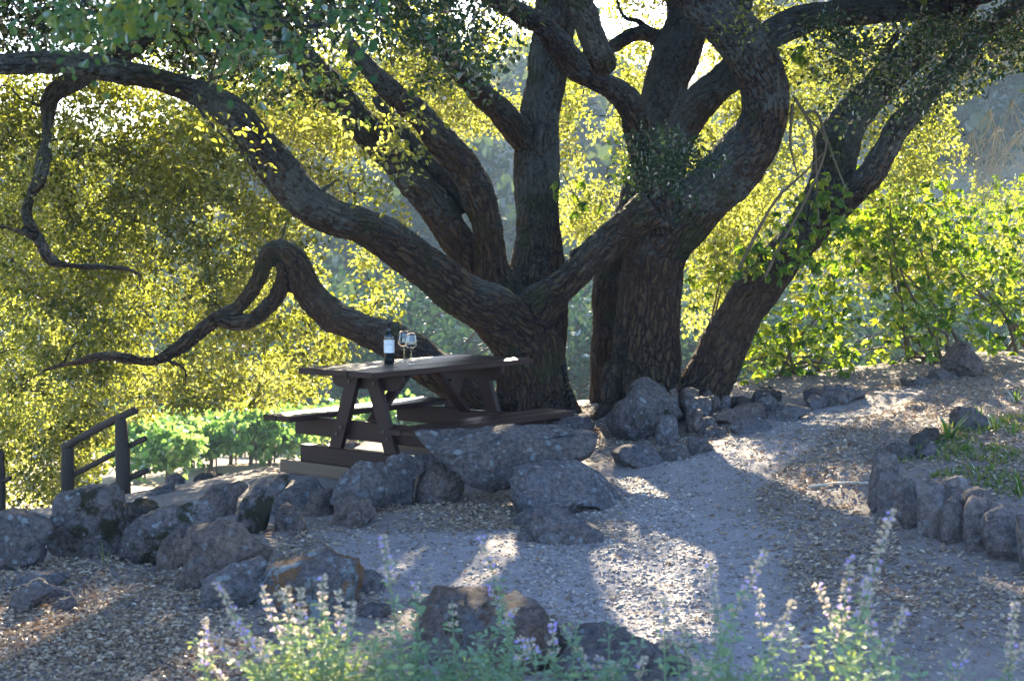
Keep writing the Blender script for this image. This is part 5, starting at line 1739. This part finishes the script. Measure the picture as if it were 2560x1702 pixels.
VINES = [(345, 1150, 31), (415, 1165, 29.5), (470, 1155, 33), (525, 1160, 32), (575, 1150, 34), (625, 1152, 33), (672, 1150, 34), (720, 1148, 35.5), (800, 1130, 38), (380, 1120, 38), (500, 1118, 40), (600, 1118, 40), (690, 1118, 41), (960, 1110, 38), (1020, 1105, 38.5)]
vlab = ['leafy grapevine just right of the railing', 'grapevine with a thick stem, nearest to the viewer', 'grapevine with a thin stem, next after the nearest vine', 'bushy grapevine in the middle of the front vine row',
        'tall bushy grapevine left of the table bench', 'bright grapevine with double stem beside the bench end', 'grapevine behind the left end of the far bench', 'small grapevine seen under the left bench end',
        'grapevine seen between bench and foot beam', 'far grapevine behind the railing top', 'far grapevine behind the thin stemmed vine', 'far grapevine behind the tall bushy vine', 'far grapevine right above the bench end', 'grapevine glimpsed under the table, left one', 'grapevine glimpsed under the table, right one']
for k, (px, py, Y) in enumerate(VINES):
    p = W(px, py, Y)
    p[2] = float(gz(p[0], p[1]))
    rg = np.random.default_rng(300 + k)
    e = empty('grapevine', p, vlab[k], 'grapevine', 'grapevines in the vineyard')
    mb = MB()
    mb.tube(np.array([p + [0, 0, -.1], p + [.03, 0, .35], p + [-.02, 0, .75], p + [.02, 0, .78]]), np.array([.05, .04, .035, .03]), 7, .15, k)
    vh = rg.uniform(.78, 1.12)
    for s in (-1, 1):
        mb.tube(np.array([p + [.02, 0, .75], p + [s * .25, 0, .82], p + [s * .6, 0, .84]]), np.array([.028, .022, .015]), 6)
    mb.build('stem', M['stem'], e, True)
    n = 62
    Q = p + np.stack([rg.normal(0, .36, n), rg.normal(0, .22, n), (.80 + rg.normal(0, .2, n)) * vh], 1)
    link('foliage', leaf_mesh(*[cloud_leaves(Q, 14, .12, .15, 300 + k)[i] for i in (0, 1, 2, 3, 4, 5)], 'foliage', .1, .2), M['vine_leaf'], e)
    mb = MB()
    mb.tube(np.array([p + [.12, .05, -.1], p + [.12, .05, .8], p + [.12, .05, 1.15]]), np.array([.02, .02, .02]), 6)
    mb.build('stake', M['steel'], e, True)
we = None
for z in (.62, 1.0):
    mb = MB()
    P = []
    for (px, py, Y) in [(300, 1155, 31), (480, 1157, 32.2), (680, 1150, 34), (820, 1140, 36)]:
        p = W(px, py, Y)
        p[2] = float(ground(p[0], p[1])) + z
        P.append(p)
    mb.tube(np.array(P), np.full(4, .006), 4)
    tag(mb.build('trellis_wire', M['steel'], None), 'lower trellis wire strung along the front vine row' if z < .8 else 'upper trellis wire strung along the front vine row', 'wire')


# ------------------------------------------------------------------ trees beyond the vineyard, scrub on the hill
def far_tree(px, py_top, Y, rad, label, seed, mat='far_leaf', leaf=.2, n=150):
    rg = np.random.default_rng(seed)
    x = (px - 1280) / FPX * Y
    z0 = float(ground(x, Y))
    top = W(px, py_top, Y)[2]
    h = max(top - z0, 2.0)
    e = empty('tree', (x, Y, z0), label, 'tree', 'trees beyond the vineyard')
    mb = MB()
    b = np.array([x, Y, z0])
    mb.tube(np.array([b + [0, 0, -.2], b + [.1, 0, h * .3], b + [-.1, .1, h * .6], b + [0, 0, h * .85]]), np.array([.22, .17, .1, .04]), 8, .1, seed)
    for k in range(7):
        a = rg.random() * 6.28
        zz = h * rg.uniform(.25, .7)
        mb.tube(np.array([b + [0, 0, zz], b + [math.cos(a) * rad * .4, math.sin(a) * rad * .4, zz + .3 * rad], b + [math.cos(a) * rad * .8, math.sin(a) * rad * .8, zz + .4 * rad]]), np.array([.08, .05, .02]), 5)
    mb.build('trunk', M['stem'], e, True)
    Q = []
    for k in range(n):
        d = unit(rg.normal(size=3))
        r = rg.random() ** .4
        Q.append(b + np.array([d[0] * rad * r, d[1] * rad * r, h * (.52 + .46 * d[2] * r)]))
    Q = np.array(Q)
    nz = fbm(Q / (rad * .5), seed, 2)
    Q = Q[nz > np.quantile(nz, .25)]
    link('crown', leaf_mesh(*cloud_leaves(Q, 34, rad * .16, leaf, seed, .7), 'crown', .1, .1), M[mat], e)


far_tree(340, 850, 48, 4.4, 'dark green tree standing beyond the vines right of the railing', 501)
far_tree(430, 930, 52, 2.4, 'low tree beyond the vines in the dark gap below the long drooping limb', 502)
far_tree(900, 690, 50, 3.4, 'round blue green tree seen behind the wine bottle limb', 503)
far_tree(1030, 730, 47, 3.0, 'blue green tree seen between the wine glasses and the forked trunk', 504)
far_tree(1150, 800, 44, 2.6, 'tree glimpsed low between the drooping limb and the forked trunk', 505)
far_tree(1450, 700, 46, 3.2, 'teal tree in the slot between the forked trunk and the thick oak', 506)
far_tree(1740, 720, 45, 2.6, 'pale tree in the gap between the thick oak and the leaning oak', 507)
far_tree(2050, 640, 42, 3.4, 'blue grey tree glimpsed through the twiggy shrub', 508)
far_tree(2250, 560, 48, 3.4, 'blue green tree rising behind the yellow green shrub', 509)
far_tree(2480, 520, 52, 3.8, 'bushy tree on the hill foot above the yellow green shrub at the right edge', 510)
far_tree(130, 820, 58, 3.2, 'hazy tree glimpsed through the oak leaves above the railing', 511)

rg = np.random.default_rng(77)
n = 7000
sx = rg.uniform(-.42, .44, n)
sy = 55 + 66 * rg.random(n) ** .9
X = sx * sy
Z = ground(X, sy)
Q = np.stack([X, sy, Z], 1)
nz = fbm(Q / 14, 7, 3)
Q = Q[nz > -.25]
rad = rg.uniform(.4, 1.6, len(Q)) * (1 + 1.3 * (rg.random(len(Q)) > .93))
per = 40
C = (Q[:, None] + rg.normal(size=(len(Q), per, 3)) * rad[:, None, None] * np.array([.6, .6, .42]) + np.array([0, 0, .6]) * rad[:, None, None])
t = np.clip(rg.normal(.45, .28, len(Q))[:, None] + rg.normal(0, .1, (len(Q), per)), 0, 1).ravel()
C = C.reshape(-1, 3)
o = link('scrub', leaf_mesh(C, rg.normal(size=C.shape), rg.normal(size=C.shape) * .7 + np.array([0, -.1, .5]), np.repeat(rad, per) * .30 * rg.uniform(.7, 1.3, len(C)), .75, t, 'scrub', .1, .1), M['scrub_leaf'])
tag(o, 'hazy scrub and trees covering the far hillside', kind='stuff')

# ------------------------------------------------------------------ leaf litter, gravel
LIT = []    # (polygon in plan, number, size)
for pts, num, size in (([(0, 1430), (300, 1400), (480, 1430), (560, 1540), (560, 1702), (-200, 1720), (-200, 1450)], 5200, .042),
                       ([(960, 1260), (1060, 1235), (1200, 1250), (1370, 1250), (1350, 1330), (1250, 1345), (1020, 1320)], 1700, .042),
                       ([(850, 1330), (1330, 1330), (1340, 1500), (1100, 1520), (860, 1470)], 900, .036),
                       ([(1900, 1110), (2060, 1060), (2200, 1080), (2180, 1280), (2300, 1400), (2600, 1480), (2600, 1600), (2200, 1570), (1900, 1430), (1880, 1250)], 3600, .044),
                       ([(2050, 1010), (2350, 930), (2560, 900), (2700, 1000), (2400, 1060), (2150, 1080)], 3200, .042),
                       ([(1330, 1330), (1560, 1180), (1700, 1200), (1780, 1400), (1800, 1600), (1500, 1680), (1300, 1560)], 700, .032),
                       ([(1420, 1120), (1560, 1090), (1800, 1060), (1780, 1100), (1560, 1160)], 700, .04),
                       ([(2130, 1130), (2600, 1020), (2700, 1250), (2560, 1260), (2300, 1180)], 2200, .042),
                       ([(480, 1190), (640, 1160), (700, 1200), (560, 1240)], 500, .04),
                       ([(1700, 960), (2000, 950), (2300, 900), (2560, 870), (2560, 910), (2300, 950), (2050, 1000), (1850, 1060), (1720, 1030)], 3000, .042),
                       ([(1380, 1030), (1500, 1030), (1760, 1090), (1500, 1120), (1380, 1090)], 700, .04),
                       ([(640, 1340), (860, 1340), (840, 1400), (680, 1410)], 350, .045),
                       ([(0, 1702), (0, 1500), (2560, 1500), (2560, 1702)], 1800, .038),
                       ([(1700, 1100), (2100, 1060), (1960, 1500), (1720, 1480)], 700, .036)):
    LIT.append((gpoly(pts), int(num * 1.5), size * .70))
Cs, Ls = [], []
for poly, num, size in LIT:
    q = sample_poly(poly, int(num * 1.9))
    nz = fbm(np.stack([q[:, 0] * 2.2, q[:, 1] * 1.4, q[:, 0] * 0], 1), 51, 3) + rg.normal(0, .75, len(q))
    q = q[nz > np.quantile(nz, .45)]
    q = q + rg.normal(0, 1, q.shape) * np.where(rg.random((len(q), 1)) < .35, .45, .14)
    Cs.append(q)
    Ls.append(np.full(len(q), size))
q = np.concatenate(Cs)
onpath = inpoly(q[:, 0], q[:, 1], PATH) & (rg.random(len(q)) < .72)
Lz = np.concatenate(Ls) * rg.uniform(.6, 1.3, len(q))
q, Lz = q[~onpath], Lz[~onpath]
C = np.stack([q[:, 0], q[:, 1], gz(q[:, 0], q[:, 1]) + rg.uniform(.003, .016, len(q))], 1)
ang = rg.random(len(q)) * 6.283
A = np.stack([np.cos(ang), np.sin(ang), rg.normal(0, .18, len(q))], 1)
N = np.array([0, 0, 1.0]) + rg.normal(size=C.shape) * .32
o = link('fallen_leaves', leaf_mesh(C, A, N, Lz, .55, np.clip(rg.normal(.5, .28, len(q)), 0, 1), 'fallen_leaves', .22, .25), M['litter'])
tag(o, 'tan fallen oak leaves scattered over the ground', kind='stuff')

gp = gpoly([(2100, 1020), (1560, 1170), (1330, 1330), (800, 1345), (900, 1490), (1000, 1702), (2450, 1702), (2300, 1500), (1900, 1400), (1900, 1200), (2200, 1060)])
q = np.concatenate([sample_poly(gp, 8000), sample_poly(LIT[5][0], 7000)])
v0, f0 = ICO[1]
m = len(q)
sz = .0035 + .0105 * rg.random(m) ** 4
ctr = np.stack([q[:, 0], q[:, 1], gz(q[:, 0], q[:, 1]) + sz * .2], 1)
V = ctr[:, None] + v0[None] * sz[:, None, None] * rg.uniform(.6, 1.4, (m, 1, 3)) * np.array([1, 1, .6])
V += rg.normal(size=V.shape) * sz[:, None, None] * .12
F = (np.arange(m)[:, None, None] * len(v0) + f0[None]).reshape(-1, 3)
me = mesh_np(V.reshape(-1, 3), [F], 'gravel')
attr(me, 'tint', np.repeat(rg.random(m), len(v0)))
tag(link('gravel', me, M['pebble']), 'loose gravel on the dirt path', kind='stuff')

# pale stick on the path
mb = MB()
mb.tube(np.array([W(2020, 1221, gray(2020, 1224)) + [0, 0, .01], W(2100, 1214, gray(2100, 1220)) + [0, 0, .014], W(2170, 1212, gray(2170, 1217)) + [0, 0, .012]]), np.array([.008, .011, .009]), 7, .1, 4)
tag(mb.build('stick', M['dry_twig'], None, True), 'pale straight stick lying on the path by the stump edging', 'stick')


# ------------------------------------------------------------------ grass tufts on the raised bed
def tuft(px, py, n, h, label, seed, wid=.012, spread=.5, dry=False):
    rg = np.random.default_rng(seed)
    Y = gray(px, py)
    b = W(px, py, Y)
    V, F, T = [], [], []
    for k in range(n):
        a = rg.random() * 6.283
        L = h * rg.uniform(.55, 1.1)
        d = np.array([math.cos(a), math.sin(a), 0])
        s = np.array([-d[1], d[0], 0]) * wid * rg.uniform(.6, 1.1)
        r0 = b + d * rg.random() * .03 + np.array([0, 0, -.02])
        lean = spread * rg.uniform(.4, 1.4)
        i0 = len(V)
        for t, w in ((0, .6), (.33, 1), (.66, .8), (1, .05)):
            p = r0 + np.array([0, 0, L * (t - .25 * lean * t * t)]) + d * L * lean * t * t
            V += [p - s * w, p + s * w]
        for j in range(3):
            F.append([i0 + 2 * j, i0 + 2 * j + 1, i0 + 2 * j + 3, i0 + 2 * j + 2])
        T += [np.clip(rg.normal(.8 if dry else .4, .2), 0, 1)] * 8
    me = mesh_np(np.array(V) - b, [np.array(F)], 'grass_tuft')
    attr(me, 'tint', np.array(T))
    o = link('grass_tuft', me, M['grass'], None, True)
    o.location = b
    tag(o, label, 'grass tuft', 'grass tufts on the raised bed')


tuft(2372, 1105, 14, .24, 'strappy light green grass tuft in front of the dark rock on the raised bed', 1, .014, .7)
tuft(2452, 1075, 7, .2, 'upright green blades beside the dark rock among the grass', 2, .012, .35)
tuft(2490, 1085, 9, .2, 'thin grass clump right of the dark rock among the grass', 3, .01, .4)
tuft(2530, 1095, 12, .17, 'grass clump on the bed at the right edge of the photo', 4, .009, .5)
tuft(2540, 1010, 12, .16, 'grass clump high on the bed near the right edge', 5, .009, .5)
tuft(2410, 1130, 8, .12, 'short broad leaved tuft low on the raised bed', 6, .012, .7)
tuft(2555, 1240, 9, .17, 'grass clump behind the last stump at the right edge', 7, .01, .5)
tuft(263, 1415, 5, .16, 'thin dry grass stalks among the leaves below the tall rounded boulder', 8, .004, .35, True)
bed = gpoly([(2200, 1180), (2300, 1120), (2400, 1060), (2600, 1000), (2700, 1250), (2560, 1270), (2400, 1210)])
q = sample_poly(bed, 3200)
nz = fbm(np.stack([q[:, 0] * 2, q[:, 1] * 2, q[:, 0] * 0], 1), 61, 3)
q = q[nz > np.quantile(nz, .35)]
C = np.stack([q[:, 0], q[:, 1], gz(q[:, 0], q[:, 1])], 1)
A = np.array([0, 0, .8]) + rg.normal(size=C.shape) * .6
o = link('ground_cover', leaf_mesh(C, A, rg.normal(size=C.shape), rg.uniform(.02, .06, len(C)), .22, np.clip(rg.normal(.7, .3, len(C)), 0, 1), 'ground_cover', .1, .3), M['grass'])
tag(o, 'short patchy grass on the raised bed', kind='stuff')


# ------------------------------------------------------------------ catmint in the foreground
def catmint(base_px, Y, label, stems, seed, leafy=0, col=(0, 1), lean=0.0, spikes=True):
    """stems: (tip px, tip py, flower length in m, lavender share)"""
    rg = np.random.default_rng(seed)
    b = np.array([(base_px - 1280) / FPX * Y, Y, 0.0])
    b[2] = float(gz(b[0], b[1]))
    e = empty('catmint', b, label, 'catmint', 'catmint plants in the foreground')
    jobs = list(stems)
    for k in range(leafy):
        jobs.append((base_px + rg.normal() * 130 + lean * 120, rg.uniform(1560, 1760), 0, 0))
    for (px, py, fl, lav) in jobs:
        YY_ = Y + rg.uniform(-.25, .25)
        tip = W(px, py, YY_)
        r0 = b + np.array([rg.normal() * .10 + (tip[0] - b[0]) * .45, rg.normal() * .08, -.02])
        r0[2] = float(gz(r0[0], r0[1])) - .02
        mid = r0 + (tip - r0) * .55 + np.array([(tip[0] - r0[0]) * -.12 + rg.normal() * .012, rg.normal() * .02, .03])
        P, R = resample(np.array([r0, mid, tip]), np.array([.0035, .003, .0014]), .02)
        mb = MB()
        mb.tube(np.array([r0, mid, tip]), np.array([.0036, .003, .0014]), 5)
        me = mb.mesh('stem')
        attr(me, 'tint', np.full(mb.n, .5))
        so = link('stem', me, M['catmint_stem'], e, True)
        s = np.concatenate([[0], np.cumsum(np.linalg.norm(np.diff(P, axis=0), axis=1))])
        tot = s[-1]
        # opposite leaves, larger low down
        C, A, N, L = [], [], [], []
        pos = tot * .12
        k = 0
        while pos < tot - fl * .75:
            c = np.array([np.interp(pos, s, P[:, i]) for i in range(3)])
            a = k * 1.57 + rg.random() * .5
            f = 1 - .45 * pos / tot
            for sg in (0, math.pi):
                d = np.array([math.cos(a + sg), math.sin(a + sg), .35])
                C.append(c + d * .004)
                A.append(d + rg.normal(size=3) * .2)
                N.append(np.array([-d[0] * .3, -d[1] * .3, 1]) + rg.normal(size=3) * .25)
                L.append(.050 * f * rg.uniform(.7, 1.2))
            if rg.random() < .65:                      # little side shoot
                for j in range(4):
                    d = unit(rg.normal(size=3) + np.array([0, 0, .6]))
                    C.append(c + d * rg.uniform(.008, .025))
                    A.append(d)
                    N.append(rg.normal(size=3) * .6 + np.array([0, 0, .7]))
                    L.append(.027 * f * rg.uniform(.6, 1.2))
            pos += .034 * rg.uniform(.8, 1.2)
            k += 1
        if C:
            n_ = len(C)
            T = np.clip(col[0] + (col[1] - col[0]) * np.clip(rg.normal(.5, .25, n_), 0, 1), 0, 1)
            link('foliage', leaf_mesh(np.array(C), np.array(A), np.array(N), np.array(L), .66, T, 'foliage', .12, .2, True), M['catmint_leaf'], so)
        if fl > 0 and spikes:
            C, A, N, L, T = [], [], [], [], []
            pos = tot - fl
            step = .027
            while pos < tot + .002:
                u = (pos - (tot - fl)) / fl
                c = np.array([np.interp(min(pos, tot), s, P[:, i]) for i in range(3)])
                rad = .021 * (1 - .6 * u)
                for j in range(int(17 * (1 - .4 * u))):
                    a = rg.random() * 6.283
                    d = unit(np.array([math.cos(a), math.sin(a), rg.uniform(-.1, .7)]))
                    isf = rg.random() < lav * .24
                    C.append(c + d * rad * rg.uniform(.1, .6) + np.array([0, 0, rg.normal() * .0035]))
                    A.append(d + rg.normal(size=3) * .25)
                    N.append(rg.normal(size=3))
                    L.append((.0145 if isf else .0125) * rg.uniform(.8, 1.25))
                    T.append(rg.uniform(.9, 1.0) if isf else rg.uniform(0, .5))
                pos += step * (1.25 - .6 * u)
            link('flower_spike', leaf_mesh(np.array(C), np.array(A), np.array(N), np.array(L), .6, np.array(T), 'flower_spike', .3, .3), M['flower'], so)


catmint(860, 4.6, 'pale sunlit catmint with many upright flower spikes left of centre',
        [(537, 1452, .17, .5), (654, 1466, .14, .5), (690, 1479, .12, .2), (716, 1470, .13, .15), (752, 1466, .15, .5), (806, 1484, .13, .3), (846, 1470, .15, .2), (806, 1439, .09, .2), (510, 1546, .14, .5), (524, 1587, .13, .9), (510, 1645, .12, .4),
         (590, 1560, .13, .7), (640, 1590, .1, .5), (880, 1500, .1, .2), (700, 1560, .1, .3), (770, 1560, .1, .3)], 61, 84, (.45, 1.), -.6)
catmint(1120, 4.9, 'blue green leafy catmint with two thin violet stalks in the middle',
        [(958, 1340, .14, .9), (1202, 1340, .14, .9), (1130, 1500, .08, .3), (1290, 1520, .07, .5), (1040, 1460, .06, .3), (1230, 1470, .06, .3)], 62, 62, (0, .55), 0)
catmint(1420, 4.7, 'low catmint with a few violet flowers in front of the dark boulder',
        [(1380, 1560, .09, .9), (1330, 1590, .08, .9), (1440, 1610, .08, .6), (1300, 1600, .06, .8), (1500, 1640, .07, .5), (1540, 1650, .08, .3), (1610, 1640, .07, .5)], 63, 20, (0, .5), 0)
catmint(1880, 4.5, 'thin catmint stalks with tan seed heads left of the tallest stalk',
        [(1772, 1407, .17, .2), (1915, 1376, .19, .4), (1893, 1466, .15, .3), (1982, 1506, .13, .3), (1660, 1500, .13, .3), (1700, 1560, .1, .3)], 64, 12, (.1, .8), 0)
catmint(2140, 4.3, 'tall catmint with the highest flower stalk, violet and pale blooms',
        [(2231, 1269, .30, .7), (2126, 1390, .22, .8), (2041, 1457, .17, .2), (2160, 1440, .17, 1.0), (2260, 1528, .13, .3)], 65, 13, (.3, 1.), 0)
catmint(2440, 4.5, 'catmint stalk leaning to the right near the lower right corner',
        [(2538, 1497, .2, .5), (2420, 1620, .1, .4), (2570, 1600, .1, .5)], 66, 4, (.2, .8), .4)

# ------------------------------------------------------------------ haze
mb = MB()
mb.box((0, 110, 26), (240, 145, 42), None, .001)
nt = NT('air')
pv = nt.n('ShaderNodeVolumePrincipled')
pv.inputs['Color'].default_value = (.60, .78, 1.0, 1)
pv.inputs['Density'].default_value = .0010
pv.inputs['Anisotropy'].default_value = .0
nt.l(pv.outputs[0], nt.out.inputs['Volume'])
hz = mb.build('haze', nt.m)
tag(hz, 'thin bluish haze in the air over the valley', kind='stuff')
